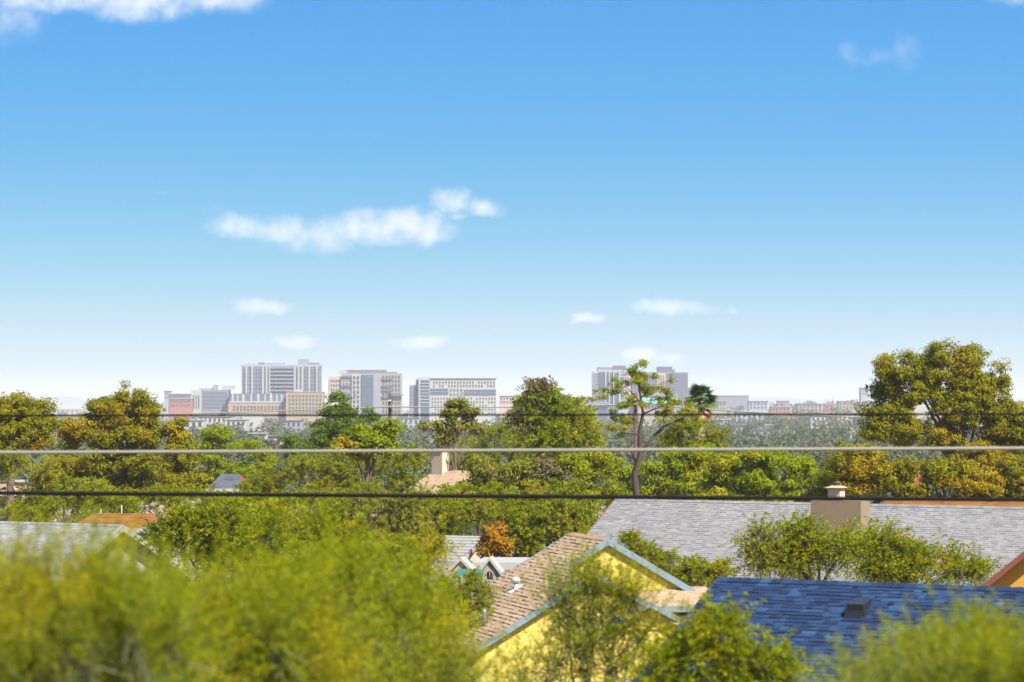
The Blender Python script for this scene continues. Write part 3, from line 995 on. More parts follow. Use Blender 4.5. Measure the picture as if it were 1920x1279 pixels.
def slope(root, x0, x1, yr, zr, run, side, pitch, deck, shing, th=.16, exposure=.14, widths=(.17, .25, .33, .4),
          thick=(.008, .022), split=0, view=None, name='roof', run0=0.0, rough=.004, seed=1):
    """one roof plane: solid deck slab plus lapped shingle tabs; run0..run measured down from the ridge"""
    ya, yb = yr + side * run0, yr + side * run
    za, zb = zr - pitch * run0, zr - pitch * run
    b = MB()
    b.hexa([(x0, ya, za - th), (x1, ya, za - th), (x1, yb, zb - th), (x0, yb, zb - th),
            (x0, ya, za), (x1, ya, za), (x1, yb, zb), (x0, yb, zb)])
    deck_o = b.build(name, MAT[deck], root)
    if not shing:
        return deck_o
    rg = random.Random(seed)
    e = exposure / math.sqrt(1 + pitch * pitch)
    tabs = []
    k = 0
    while run - k * e > run0 + e * .3:
        r1 = run + .03 - k * e
        r0 = max(run0, r1 - 1.12 * e)
        x = x0 - .02 - rg.random() * widths[0]
        while x < x1 + .02:
            wv = rg.randrange(len(widths))
            w = widths[wv]
            tv = rg.randrange(3)
            xa, xb = max(x, x0 - .03), min(x + w - rough, x1 + .03)
            if xb - xa > .03:
                tabs.append((xa, xb, r0, r1 + rg.uniform(-.006, .006), wv, tv))
            x += w
        k += 1

    def pts(xa, xb, r0, r1, t1):
        z0, z1 = zr - pitch * r0, zr - pitch * r1
        A, B = yr + side * r0, yr + side * r1
        return [(xa, A, z0 + .003), (xb, A, z0 + .003), (xb, B, z1 + .003), (xa, B, z1 + .003),
                (xa, A, z0 + .007), (xb, A, z0 + .007), (xb, B, z1 + t1), (xa, B, z1 + t1)]
    tvals = [thick[0], (thick[0] + thick[1]) / 2, thick[1]]
    single = set()
    if split:
        mw = root.matrix_basis
        cand = []
        for i, (xa, xb, r0, r1, wv, tv) in enumerate(tabs):
            if abs((xb - xa) - (widths[wv] - rough)) > 1e-6 or r1 - r0 < e:
                continue
            p = mw @ Vector(((xa + xb) / 2, yr + side * (r0 + r1) / 2, zr - pitch * (r0 + r1) / 2))
            q = p - Vector((0, 0, CAMZ))
            dep = q.y * _c + q.z * _s
            X = 960 + FPX * q.x / dep
            Y = 639.5 - FPX * (-q.y * _s + q.z * _c) / dep
            if view[0] < X < view[2] and view[1] < Y < view[3]:
                cand.append((-(xb - xa) / dep, i))
        cand.sort()
        single = {i for _, i in cand[:split]}
        cache = {}
        for i in sorted(single):
            xa, xb, r0, r1, wv, tv = tabs[i]
            key = (wv, tv)
            ox, oy, oz = xa, yr + side * r1, zr - pitch * r1
            if key not in cache:
                bb = MB().hexa([(p[0] - ox, p[1] - oy, p[2] - oz) for p in pts(xa, xb, r1 - 1.12 * e, r1, tvals[tv])])
                cache[key] = bb.mesh('shingle', MAT[shing])
            o = link(bpy.data.objects.new('shingle', cache[key]), deck_o)
            o.location = (ox, oy, oz)
    b = MB()
    for i, (xa, xb, r0, r1, wv, tv) in enumerate(tabs):
        if i not in single:
            b.hexa(pts(xa, xb, r0, r1, tvals[tv]))
    o = link(bpy.data.objects.new('shingle_courses', b.mesh('shingle_courses', MAT[shing], fix=False)), deck_o)
    o['kind'] = 'stuff'
    return deck_o


def ridge_cap(root, x0, x1, y, z, pitch, shing, w=.16, step=.22):
    b = MB()
    x = x0
    while x < x1:
        e = min(x + step * 1.05, x1)
        for s in (-1, 1):
            b.hexa([(x, y, z + .004), (e, y, z + .008), (e, y + s * w, z - pitch * w + .018), (x, y + s * w, z - pitch * w + .016),
                    (x, y, z + .026), (e, y, z + .038), (e, y + s * w, z - pitch * w + .040), (x, y + s * w, z - pitch * w + .028)])
        x += step
    o = b.build('ridge_cap', MAT[shing], root)
    o['kind'] = 'stuff'
    return o


def rake(root, x, yr, zr, run, side, pitch, mat, th=.2, w=.05, lift=.03, run0=0.0, soffit=None, deep=.4, name='fascia'):
    """barge board along a gable edge at x (board projects to x + w)"""
    ya, yb = yr + side * run0, yr + side * run
    za, zb = zr - pitch * run0 + lift, zr - pitch * run + lift
    b = MB()
    b.hexa([(x, ya, za - th), (x + w, ya, za - th), (x + w, yb, zb - th), (x, yb, zb - th),
            (x, ya, za), (x + w, ya, za), (x + w, yb, zb), (x, yb, zb)])
    return b.build(name, MAT[mat], root)


def gable_wall(root, poly, x0, x1, mat, holes=(), name='wall'):
    return MB().prism(poly, x0, x1, 'x', holes).build(name, MAT[mat], root)


# ---- blue-roofed house
P = at(1350, 1085, 50.4)
H = thing('blue_roof_house', 'house with a deep blue shingle roof nearest at the lower right', 'house', (P.x, P.y, 0), R(-28))
zr = P.z
slope(H, 0, 15, 0, zr, 5.4, -1, .42, 'deck_blue', 'sh_blue', split=300, view=(1300, 1080, 1920, 1235), seed=11, thick=(.008, .034), widths=(.11, .16, .22, .28))
slope(H, 0, 15, 0, zr, 5.4, 1, .42, 'deck_blue', 'sh_blue', seed=12, exposure=.28, widths=(.5, .8))
ridge_cap(H, -.02, 15, 0, zr, .42, 'sh_blue')
rake(H, -.055, 0, zr, 5.4, -1, .42, 'deck_blue', th=.22, lift=.015)
rake(H, -.055, 0, zr, 5.4, 1, .42, 'deck_blue', th=.22, lift=.015)
g0 = gz(50) - .3
gable_wall(H, [(-4.8, g0), (4.8, g0), (4.8, zr - .42 * 4.8 - .17), (0, zr - .17), (-4.8, zr - .42 * 4.8 - .17)], .45, 14.5, 'yellow')
MB().box(0, 15, -5.46, -5.41, zr - .42 * 5.4 - .22, zr - .42 * 5.4 + .0).build('gutter', MAT['trim_blue'], H)
q = hit(H, 1612, 1146, (0, -.42, 1), (0, 0, zr))       # z = zr + .42*y on the near slope
b = MB()
b.box(q.x - .20, q.x + .20, q.y - .26, q.y + .22, q.z - .15, q.z + .02)
b.hexa([(q.x - .14, q.y - .20, q.z - .08), (q.x + .14, q.y - .20, q.z - .08), (q.x + .14, q.y + .18, q.z + .09), (q.x - .14, q.y + .18, q.z + .09),
        (q.x - .16, q.y - .24, q.z + .14), (q.x + .16, q.y - .24, q.z + .14), (q.x + .16, q.y + .18, q.z + .22), (q.x - .16, q.y + .18, q.z + .22)])
b.build('roof_vent', MAT['metal_dark'], H)
q = hit(H, 1392, 1200, (0, -.42, 1), (0, 0, zr))
MB().tube([q - Vector((0, 0, .1)), q + Vector((0, 0, .26)), q + Vector((0, 0, .30))], [.045, .045, .05], 12).build('vent_pipe', MAT['metal_dark'], H, True)

# ---- yellow house
P = at(1140, 1010, 92)
H = thing('yellow_house', 'yellow stucco house with pale blue barge boards and tan shingle roof', 'house', (P.x, P.y, 0), R(-73))
zr, pt = P.z, .58
g0 = gz(88) - .3
yE = -1.62
slope(H, -4.1, 0, 0, zr, 6.7, -1, pt, 'deck_tan', 'sh_tan', seed=21, exposure=.18, thick=(.012, .045))
slope(H, 0.002, 3.4, 0, zr, 6.7, -1, pt, 'deck_tan', 'sh_tan', seed=22, run0=-yE, exposure=.18, thick=(.012, .045))
slope(H, -4.1, 0, 0, zr, 4.1, 1, pt, 'deck_tan', 'sh_tan', seed=23, exposure=.18, thick=(.012, .045))
slope(H, 0.002, 3.4, yE, zr + pt * yE, 2.5, 1, pt, 'deck_tan', 'sh_tan', seed=24, exposure=.18, thick=(.012, .045))
ridge_cap(H, -4.1, 0, 0, zr, pt, 'sh_tan')
ridge_cap(H, 0.01, 3.4, yE, zr + pt * yE, pt, 'sh_tan')
for sd, rn, r0 in ((1, 4.1, 0), (-1, 1.62, 0)):
    rake(H, .01, 0, zr, rn, sd, pt, 'trim_blue', th=.25, w=.06, run0=r0)
for sd, rn in ((1, 2.5), (-1, 5.1)):
    rake(H, 3.41, yE, zr + pt * yE, rn, sd, pt, 'trim_blue', th=.21, w=.06)
rake(H, -4.16, 0, zr, 6.7, -1, pt, 'trim_blue', th=.22)
# walls
gable_wall(H, [(-6.1, g0), (3.5, g0), (3.5, zr - pt * 3.5 - .17), (0, zr - .17), (-6.1, zr - pt * 6.1 - .17)], -3.7, -.12, 'yellow')
zE = zr + pt * yE
gable_wall(H, [(-6.1, g0), (.78, g0), (.78, zE - pt * 2.4 - .17), (yE, zE - .17), (-6.1, zE - pt * 4.48 - .17)], -.11, 3.22, 'yellow',
           name='front_wall')
# pent roof below the main gable, right part
b = MB()
zt, ze = zr - 1.75, zr - 2.32
b.hexa([(-.3, .95, zt - .12), (-.3, 3.75, zt - .12), (1.15, 3.75, ze - .12), (1.15, .95, ze - .12),
        (-.3, .95, zt), (-.3, 3.75, zt), (1.15, 3.75, ze), (1.15, .95, ze)])
pr = b.build('porch_roof', MAT['deck_tan'], H)
b = MB(); rg = random.Random(5)
for k in range(11):
    y = .95
    while y < 3.72:
        w = rg.choice((.2, .28, .36)); yb_ = min(y + w - .004, 3.75)
        xa, xb = 1.18 - k * .135 - .15, 1.18 - k * .135
        s = (ze - zt) / 1.45
        za, zb_ = zt + s * (xa + .3), zt + s * (xb + .3)
        if xa > -.32:
            b.hexa([(xa, y, za + .003), (xa, yb_, za + .003), (xb, yb_, zb_ + .003), (xb, y, zb_ + .003),
                    (xa, y, za + .007), (xa, yb_, za + .007), (xb, yb_, zb_ + .02), (xb, y, zb_ + .02)])
        y += w
o = b.build('shingle_courses', MAT['sh_tan'], pr); o['kind'] = 'stuff'
MB().box(1.16, 1.21, .95, 3.78, ze - .2, ze + .015).build('gutter', MAT['trim_blue'], H)
MB().box(-.11, .9, 1.0, 3.4, g0, ze - .35).build('porch_wall', MAT['yellow'], H)
# small entry gable with siding
q = hit(H, 1217, 1129, (1, 0, 0), (3.6, 0, 0))
for sd in (1, -1):
    slope(H, 1.0, 3.6, q.y, q.z, 1.35, sd, .52, 'deck_tan', 'sh_tan', seed=30 + sd, name='entry_roof', th=.1)
    rake(H, 3.61, q.y, q.z, 1.35, sd, .52, 'trim_blue', th=.2, w=.05)
for k in range(5):
    z = q.z - .24 - k * .14
    hw = (q.z - z) / .52 - .22
    if hw < .06: continue
    MB().hexa([(3.2, q.y - hw, z - .14), (3.29, q.y - hw, z - .14), (3.29, q.y + hw, z - .14), (3.2, q.y + hw, z - .14),
               (3.2, q.y - hw + .2, z), (3.26, q.y - hw + .2, z), (3.26, q.y + hw - .2, z), (3.2, q.y + hw - .2, z)] if hw > .3 else
              [(3.2, q.y - hw, z - .14), (3.29, q.y - hw, z - .14), (3.29, q.y + hw, z - .14), (3.2, q.y + hw, z - .14),
               (3.2, q.y - .01, z), (3.26, q.y - .01, z), (3.26, q.y + .01, z), (3.2, q.y + .01, z)]).build('siding_board', MAT['yellow'], H)
MB().box(2.2, 3.2, q.y - 1.0, q.y + 1.0, g0, q.z - .78).build('entry_wall', MAT['yellow'], H)
# roof pipes and vents on the left slope (plane z = zr + pt*y)
for (px, py, r, h, mk, nm) in ((827, 1200, .062, .62, 'trim_blue', 'vent_pipe'), (908, 1173, .062, .55, 'trim_blue', 'vent_pipe'),
                               (838, 1150, .07, .34, 'metal_pale', 'vent_pipe')):
    q = hit(H, px, py, (0, -pt, 1), (0, 0, zr))
    MB().tube([q - Vector((0, 0, .15)), q + Vector((0, 0, h * .8)), q + Vector((0, 0, h))], [r, r, r * 1.15], 12).build(nm, MAT[mk], H, True)
q = hit(H, 967, 1104, (0, -pt, 1), (0, 0, zr))
b = MB()
b.tube([q - Vector((0, 0, .2)), q + Vector((0, 0, .22))], .075, 12)
b.tube([q + Vector((0, 0, .22)), q + Vector((0, 0, .25)), q + Vector((0, 0, .36)), q + Vector((0, 0, .41))], [.10, .16, .15, .05], 14)
b.build('turbine_vent', MAT['metal_pale'], H, True)
MB().hexa([(q.x - .25, q.y - .28, q.z - .17 + .02), (q.x + .25, q.y - .28, q.z - .17 + .02), (q.x + .25, q.y + .2, q.z + .11 + .02), (q.x - .25, q.y + .2, q.z + .11 + .02),
           (q.x - .25, q.y - .28, q.z - .17 + .05), (q.x + .25, q.y - .28, q.z - .17 + .05), (q.x + .25, q.y + .2, q.z + .11 + .05), (q.x - .25, q.y + .2, q.z + .11 + .05)]).build('flashing', MAT['metal_pale'], H)

# ---- grey-roofed house
P = at(1155, 936, 110)
H = thing('grey_roof_house', 'long house with a pale grey shingle roof and wide tan chimney', 'house', (P.x, P.y, 0), R(-30))
zr, pt = P.z, .54
g0 = gz(105) - .4
slope(H, 0, 24, 0, zr, 5.0, -1, pt, 'deck_grey', 'sh_grey', seed=41, exposure=.15, widths=(.13, .2, .28), thick=(.008, .030))
slope(H, 0, 24, 0, zr, 5.0, 1, pt, 'deck_grey', 'sh_grey', seed=42, exposure=.4, widths=(.8, 1.2))
ridge_cap(H, 0, 24, 0, zr, pt, 'sh_grey')
rake(H, -.055, 0, zr, 5.0, -1, pt, 'trim_brown', th=.18)
rake(H, -.055, 0, zr, 5.0, 1, pt, 'trim_brown', th=.18)
gable_wall(H, [(-4.6, g0), (4.6, g0), (4.6, zr - pt * 4.6 - .17), (0, zr - .17), (-4.6, zr - pt * 4.6 - .17)], .4, 23.5, 'cream')
MB().box(0, 24, -5.06, -5.01, zr - pt * 5 - .2, zr - pt * 5 + .0).build('gutter', MAT['trim_white'], H)
for k in range(3):
    MB().box(4 + k * 3.2, 5.4 + k * 3.2, -4.66, -4.61, g0 + 1.2, g0 + 2.3).build('window', MAT['glass'], H)
yc = -1.9
qa, qb = hit(H, 1520, 938, (0, 1, 0), (0, yc, 0)), hit(H, 1614, 940, (0, 1, 0), (0, yc, 0))
ct = qa.z
ch = MB().box(qa.x, qb.x, yc, yc + .9, zr - pt * 1.9 - .6, ct).build('chimney', MAT['tan_st'], H)
mx = hit(H, 1569, 930, (0, 1, 0), (0, yc + .45, 0)).x
b = MB().box(mx - .3, mx + .3, yc + .12, yc + .72, ct + .01, ct + .1)
b.build('chimney_base', MAT['trim_brown'], ch)
MB().box(mx - .25, mx + .25, yc + .17, yc + .67, ct + .11, ct + .42).build('flue', MAT['peach'], ch)
MB().hexa([(mx - .27, yc + .15, ct + .42), (mx + .27, yc + .15, ct + .42), (mx + .27, yc + .69, ct + .42), (mx - .27, yc + .69, ct + .42),
           (mx - .36, yc + .06, ct + .50), (mx + .36, yc + .06, ct + .50), (mx + .36, yc + .78, ct + .50), (mx - .36, yc + .78, ct + .50)]).hexa(
    [(mx - .36, yc + .06, ct + .50), (mx + .36, yc + .06, ct + .50), (mx + .36, yc + .78, ct + .50), (mx - .36, yc + .78, ct + .50),
     (mx - .14, yc + .3, ct + .58), (mx + .14, yc + .3, ct + .58), (mx + .14, yc + .56, ct + .58), (mx - .14, yc + .56, ct + .58)]).build('chimney_cap', MAT['tan_pale'], ch)
MB().tube([(mx, yc + .42, ct + .57), (mx, yc + .42, ct + .68)], .12, 10).build('chimney_pot', MAT['metal_dark'], ch)

# ---- orange gabled house, right edge
P = at(2010, 963, 72)
H = thing('orange_house', 'orange stucco gable with red-brown barge board cut by the right edge', 'house', (P.x, P.y, 0), R(-108))
zr = P.z
_q = hit(H, 1835, 1104, (1, 0, 0), (.1, 0, 0))
pt = (zr - _q.z) / -_q.y
ORUN = -_q.y + .02
g0 = gz(74) - .3
for sd in (-1, 1):
    slope(H, -7, .05, 0, zr, ORUN, sd, pt, 'deck_tan', 'sh_tan', seed=50 + sd, exposure=.2)
    rake(H, .06, 0, zr, ORUN, sd, pt, 'trim_brown', th=.2, w=.06)
gable_wall(H, [(-2.4, g0), (2.4, g0), (2.4, zr - pt * 2.4 - .17), (0, zr - .17), (-2.4, zr - pt * 2.4 - .17)], -6.6, -.35, 'orange')

# ---- grey-roofed bungalow, left
P = at(229, 985, 100)
H = thing('left_bungalow', 'bungalow with weathered grey roof and cream gable end, left middle', 'house', (P.x, P.y, 0), R(-28))
zr, pt = P.z, .46
g0 = gz(100) - .4
slope(H, -16, 0, 0, zr, 5.2, -1, pt, 'deck_grey', 'sh_left', seed=61, exposure=.16)
slope(H, -16, 0, 0, zr, 5.2, 1, pt, 'deck_grey', 'sh_left', seed=62, exposure=.4, widths=(.8, 1.2))
ridge_cap(H, -16, 0, 0, zr, pt, 'sh_left')
for sd in (-1, 1):
    rake(H, .01, 0, zr, 5.2, sd, pt, 'trim_white', th=.26, w=.06)
gable_wall(H, [(-4.7, g0), (4.7, g0), (4.7, zr - pt * 4.7 - .17), (0, zr - .17), (-4.7, zr - pt * 4.7 - .17)], -15.5, -.4, 'cream')
MB().box(-.39, -.35, -2.0, -.9, g0 + 2.1, g0 + 3.2).build('window', MAT['glass'], H)
MB().box(-.395, -.36, .9, 2.0, g0 + 2.1, g0 + 3.2).build('window', MAT['glass'], H)


# ---- smaller houses half hidden by trees
def hip_house(name, label, x0, x1, ytop, ybot, d, rmat, wmat, inset=.35, rz=0, deck='deck_tan', exposure=.3):
    A, B = at(x0, ybot, d), at(x1, ybot, d)
    L = (B - A).length; hw = L * .5
    z1, z0 = at(960, ytop, d).z, at(960, ybot, d).z
    cx = (A.x + B.x) / 2
    H = thing(name, label, 'house', (cx, d, 0), rz)
    W = 3.2
    i = hw * inset
    b = MB()
    v = [(-hw, -W, z0), (hw, -W, z0), (hw, W, z0), (-hw, W, z0), (-hw + i, 0, z1), (hw - i, 0, z1)]
    b.v += v + [(x, y, z - .18) for (x, y, z) in v[:4]]
    for f in ((0, 1, 5, 4), (1, 2, 5), (2, 3, 4, 5), (3, 0, 4), (9, 8, 7, 6), (0, 6, 7, 1), (1, 7, 8, 2), (2, 8, 9, 3), (3, 9, 6, 0)):
        b.f.append(list(f)); b.m.append(0)
    ro = b.build('roof', MAT[deck], H)
    bb = MB(); rg = random.Random(int(x0))
    n = max(4, int(W / exposure))
    for k in range(n):
        ta, tb = k / n, (k + 1.08) / n
        ta, tb = 1 - tb, 1 - ta
        ta = max(ta, 0)
        for side in (-1, 1):
            ya, yb_ = side * W * ta, side * (W * tb + .02)
            za, zb_ = z1 + (z0 - z1) * ta, z1 + (z0 - z1) * tb
            xa, xb = hw - i + i * ta, hw - i + i * tb
            x = -xa
            while x < xa:
                w = rg.uniform(.3, .5)
                e = min(x + w - .01, xa)
                bb.hexa([(x, ya, za + .003), (e, ya, za + .003), (e, yb_, zb_ + .003), (x, yb_, zb_ + .003),
                         (x, ya, za + .01), (e, ya, za + .01), (e, yb_, zb_ + .05), (x, yb_, zb_ + .05)])
                x += w
    o = bb.build('roof_tiles', MAT[rmat], ro); o['kind'] = 'stuff'
    MB().box(-hw + .4, hw - .4, -W + .4, W - .4, gz(d) - .4, z0 - .19).build('wall', MAT[wmat], H)
    MB().box(-hw - .03, hw + .03, -W - .06, -W - .01, z0 - .16, z0 + .03).build('fascia', MAT['trim_white'], H)
    for sx in (-.5, .35):
        MB().box(sx * hw - .5, sx * hw + .5, -W + .34, -W + .39, z0 - 1.5, z0 - .6).build('window', MAT['glass'], H)
    return H


H = hip_house('tile_roof_house', 'small house with an orange-brown hipped tile roof behind the left bungalow', 143, 335, 963, 986, 122, 'sh_orange', 'cream')
for x, h in ((189, .2), (228, .38)):
    q = at(x, 963, 122)
    MB().tube([(q.x - H.location.x, 0, q.z - .2), (q.x - H.location.x, 0, q.z + h)], .03, 8).build('vent_pipe', MAT['metal_pale'], H)
hip_house('slate_roof_cottage', 'tiny cottage with a slate blue hipped roof under the left trees', 398, 466, 889, 914, 165, 'sh_slate', 'tan_pale', .5, deck='trim_brown')
H = hip_house('tan_house', 'flat tan stucco house at the left edge behind the lower black cable', -60, 54, 908, 921, 150, 'sh_tan', 'tan_pale', .15)
q = at(42, 908, 150)
ch = MB().box(q.x - H.location.x - .45, q.x - H.location.x + .45, -2.4, -1.6, q.z - .8, q.z + .18).build('chimney', MAT['cream'], H)
MB().box(q.x - H.location.x - .6, q.x - H.location.x + .6, -2.55, -1.45, q.z + .19, q.z + .3).build('chimney_cap', MAT['trim_white'], ch)
# house with the tall peach chimney
P = at(850, 882, 150)
H = thing('chimney_house', 'tan-roofed house with a tall peach chimney among the middle trees', 'house', (P.x, P.y, 0), R(-40))
zr = P.z; g0 = gz(150) - .3
for sd in (-1, 1):
    slope(H, -1.2, 7, 0, zr, 3.0, sd, .42, 'deck_tan', 'sh_tan', seed=70 + sd, exposure=.25)
    rake(H, -1.26, 0, zr, 3.0, sd, .42, 'trim_white', th=.2)
gable_wall(H, [(-2.6, g0), (2.6, g0), (2.6, zr - .42 * 2.6 - .17), (0, zr - .17), (-2.6, zr - .42 * 2.6 - .17)], -.9, 6.6, 'cream')
q0, q1 = hit(H, 809, 846, (0, 1, 0), (0, -.6, 0)), hit(H, 829, 846, (0, 1, 0), (0, -.6, 0))
ch = MB().box(q0.x, q1.x, -.6, .0, zr - 1.2, q0.z).build('chimney', MAT['peach'], H)
MB().box(q0.x - .05, q1.x + .05, -.65, .05, q0.z + .01, q0.z + .10).build('chimney_cap', MAT['peach'], ch)
# orange-tiled house with brick chimney behind the long grey roof
H = hip_house('clay_tile_house', 'clay tile roof with a red brick chimney behind the long grey roof', 1635, 1990, 934, 952, 128, 'sh_orange', 'orange', .12)
q = at(1715, 886, 128)
b = MB()
rg = random.Random(9)
cw, cz0 = .34, at(960, 936, 128).z - .3
ch = MB().box(q.x - H.location.x - cw + .03, q.x - H.location.x + cw - .03, -.3, .3, cz0 - .4, q.z).build('chimney', MAT['b_red'], H)
k = 0
z = cz0
bm_ = MB().box(0, .21, 0, .05, 0, .07).mesh('brick', stucco('terracotta_brick', (.52, .20, .09), .35, 3.0))
while z < q.z - .06:
    for j in range(3):
        o = link(bpy.data.objects.new('brick', bm_), ch)
        o.location = (q.x - H.location.x - cw + (j * .225) + (.05 if k % 2 else -.04), -.34 - rg.random() * .012, z)
    z += .085; k += 1
MB().box(q.x - H.location.x - cw - .06, q.x - H.location.x + cw + .06, -.4, .4, q.z + .005, q.z + .1).build('chimney_cap', MAT['tan_pale'], ch)
# white ribbed-roof outbuilding
P = at(905, 1006, 112)
H = thing('white_roof_outbuilding', 'outbuilding with white stepped metal roof courses behind the two gable posts', 'outbuilding', (P.x, P.y, 0), R(-20))
zr = P.z; g0 = gz(112) - .3
dk = slope(H, -3.2, 0, 0, zr, 2.4, -1, .42, 'tan_pale', None)
slope(H, -3.2, 0, 0, zr, 2.4, 1, .42, 'white', None)
for k in range(9):
    r0, r1 = k * .265, k * .265 + .27
    MB().hexa([(-3.22, -r0, zr - .42 * r0 + .004), (.02, -r0, zr - .42 * r0 + .004), (.02, -r1, zr - .42 * r1 + .004), (-3.22, -r1, zr - .42 * r1 + .004),
               (-3.22, -r0, zr - .42 * r0 + .012), (.02, -r0, zr - .42 * r0 + .012), (.02, -r1, zr - .42 * r1 + .11), (-3.22, -r1, zr - .42 * r1 + .11)]).build('roof_panel', MAT['white'], dk)
gable_wall(H, [(-2.4, g0), (2.4, g0), (2.4, zr - .42 * 2.4 - .17), (0, zr - .17), (-2.4, zr - .42 * 2.4 - .17)], -3, -.2, 'cream')
P = at(960, 1052, 104)
H = thing('flat_carport', 'low carport with a white flat roof edge beside the yellow house', 'carport', (P.x, P.y, 0), R(-6))
MB().box(-1.4, .9, -1, 2.5, P.z - .28, P.z).build('roof', MAT['trim_white'], H)
for sx in (-1.25, .75):
    for yy_ in (-.9, 2.3):
        MB().box(sx - .06, sx + .06, yy_ - .06, yy_ + .06, gz(104) - .3, P.z - .285).build('post', MAT['cream'], H)


# two gabled stucco posts with arched niches
def gable_post(label, xl, xr, yt, ye, yb, d, arch):
    A, B = at(xl, ye, d), at(xr, ye, d)
    w = (B.x - A.x) / 2
    zt, ze, z0 = at(960, yt, d).z, A.z, gz(d) - .3
    H = thing('gable_post', label, 'gatehouse', ((A.x + B.x) / 2, d, 0), R(-8))
    ww = w * .82
    zs = at(960, arch, d).z
    ar = ww * .34
    hole = [(ar * math.cos(a), zs + ar * math.sin(a)) for a in [math.pi * i / 8 for i in range(9)]] + [(-ar, zs - ar * 1.6), (ar, zs - ar * 1.6)]
    body = MB().prism([(-ww, z0), (ww, z0), (ww, ze), (0, zt - .12), (-ww, ze)], -.35, .35, 'y', [hole]).build('wall', MAT['speckle'], H)
    rim = [(ar * 1.25 * math.cos(a), zs + ar * 1.25 * math.sin(a)) for a in [math.pi * i / 10 for i in range(11)]]
    inn = [(ar * 1.02 * math.cos(a), zs + ar * 1.02 * math.sin(a)) for a in [math.pi * i / 10 for i in range(11)]]
    MB().prism(rim + inn[::-1], -.40, -.34, 'y').build('arch_trim', MAT['trim_white'], H)
    for s in (-1, 1):
        MB().hexa([(0, -.45, zt - .13), (s * w, -.45, ze - .15), (s * w, .45, ze - .15), (0, .45, zt - .13),
                   (0, -.45, zt), (s * w * 1.03, -.45, ze - .02), (s * w * 1.03, .45, ze - .02), (0, .45, zt)]).build('coping', MAT['trim_white'], H)


gable_post('speckled stucco gable post left of its twin, behind the teal awning', 845, 889, 1044, 1065, 1100, 100, 1087)
gable_post('speckled stucco gable post right of its twin, beside the yellow house', 899, 943, 1043, 1071, 1090, 98, 1076)
P, Q = at(858, 1068, 97), at(907, 1069, 97)
H = thing('teal_awning', 'teal awning strip strung between the two gable posts', 'awning', ((P.x + Q.x) / 2, 97, 0))
hw = (Q.x - P.x) / 2
MB().hexa([(-hw, -.5, P.z - .22), (hw, -.5, P.z - .24), (hw, .4, P.z - .05), (-hw, .4, P.z - .03),
           (-hw, -.5, P.z - .20), (hw, -.5, P.z - .22), (hw, .4, P.z - .02), (-hw, .4, P.z)]).build('canopy', MAT['teal'], H)
for sx in (-hw + .03, hw - .03):
    MB().tube([(sx, .3, gz(97) - .2), (sx, .3, P.z - .05)], .03, 8).build('post', MAT['metal_pale'], H)
P, Q = at(668, 1067, 70), at(752, 1080, 66)
mid = (P + Q) / 2
H = thing('teal_shade_beam', 'slanting teal shade beam half hidden in the left foreground foliage', 'awning', (mid.x, mid.y, 0))
vx = (Q - P); ux = vx.normalized()
hw_ = .10
b = MB()
a0, a1 = P - Vector((mid.x, mid.y, 0)), Q - Vector((mid.x, mid.y, 0))
b.hexa([a0 + Vector((0, 0, -.12)), a1 + Vector((0, 0, -.16)), a1 + Vector((0, .8, -.05)), a0 + Vector((0, .8, -.02)),
        a0, a1, a1 + Vector((0, .8, .1)), a0 + Vector((0, .8, .1))])
b.build('canopy', MAT['teal'], H)
for e in (a0, a1):
    MB().tube([(e.x, e.y + .4, gz(68) - .2), (e.x, e.y + .4, e.z - .05)], .04, 8).build('post', MAT['metal_dark'], H)

# ------------------------------------------------------------------ named trees
PN = dict(style='puff', leaf=.18, size=.40, asp=.36, tr=.24, bk='bark', sub=5, grow=1.17, dense=75)
tree('pine_tree', 'dark olive pine cut by the left edge of the view', 140,
     [(20, 775, 60, 42), (60, 772, 45, 34), (85, 800, 34, 26), (30, 815, 60, 34), (-30, 790, 60, 60), (70, 830, 30, 22)],
     mat='pine', n=26000, trunk=20, **PN)
tree('pine_tree', 'broad round olive pine with golden flanks, left of the skyline', 142,
     [(235, 765, 62, 44), (200, 770, 38, 34), (280, 775, 30, 26), (190, 815, 40, 34), (250, 815, 60, 40),
      (150, 800, 34, 34, 0, 'gold'), (325, 800, 24, 22, 0, 'gold'), (130, 825, 24, 20, 0, 'gold'),
      (200, 860, 60, 36), (270, 880, 60, 40), (335, 860, 36, 36), (330, 905, 36, 30), (130, 870, 40, 26), (110, 900, 48, 30),
      (180, 910, 60, 30), (340, 830, 26, 24, 0, 'gold'), (240, 925, 60, 22)],
     mat='pine', n=70000, trunk=240, **PN)
tree('pine_tree', 'tall many-lobed olive pine towering at the right', 138,
     [(1770, 668, 42, 34), (1815, 680, 42, 42), (1855, 745, 45, 50), (1745, 700, 42, 38), (1682, 690, 48, 40), (1662, 725, 38, 30),
      (1720, 740, 60, 34), (1800, 730, 60, 44), (1800, 775, 66, 34), (1660, 780, 54, 36), (1690, 810, 62, 28),
      (1870, 790, 50, 34), (1920, 790, 45, 40), (1890, 830, 60, 30), (1770, 820, 56, 26),
      (1640, 800, 26, 22), (1830, 855, 70, 26)],
     mat='pine', n=90000, trunk=1810, limbs=10, **PN)
tree('pine_tree', 'lower spreading olive pine at the foot of the towering right pine', 128,
     [(1610, 860, 60, 34), (1660, 895, 60, 34), (1600, 905, 50, 30), (1760, 885, 60, 30), (1840, 905, 70, 34), (1910, 890, 60, 40),
      (1870, 925, 60, 20, 0, 'gold'), (1700, 920, 50, 20)],
     mat='pine_gold', n=44000, trunk=1790, limbs=8, **PN)
MS = dict(style='spray', leaf=.17, size=.65, asp=.28, tr=.14, upb=.3, skirt=True, nper=3, sub=8)
MP = dict(style='puff', leaf=.18, size=.45, asp=.4, tr=.15, flat=.55, skirt=True, dense=60)
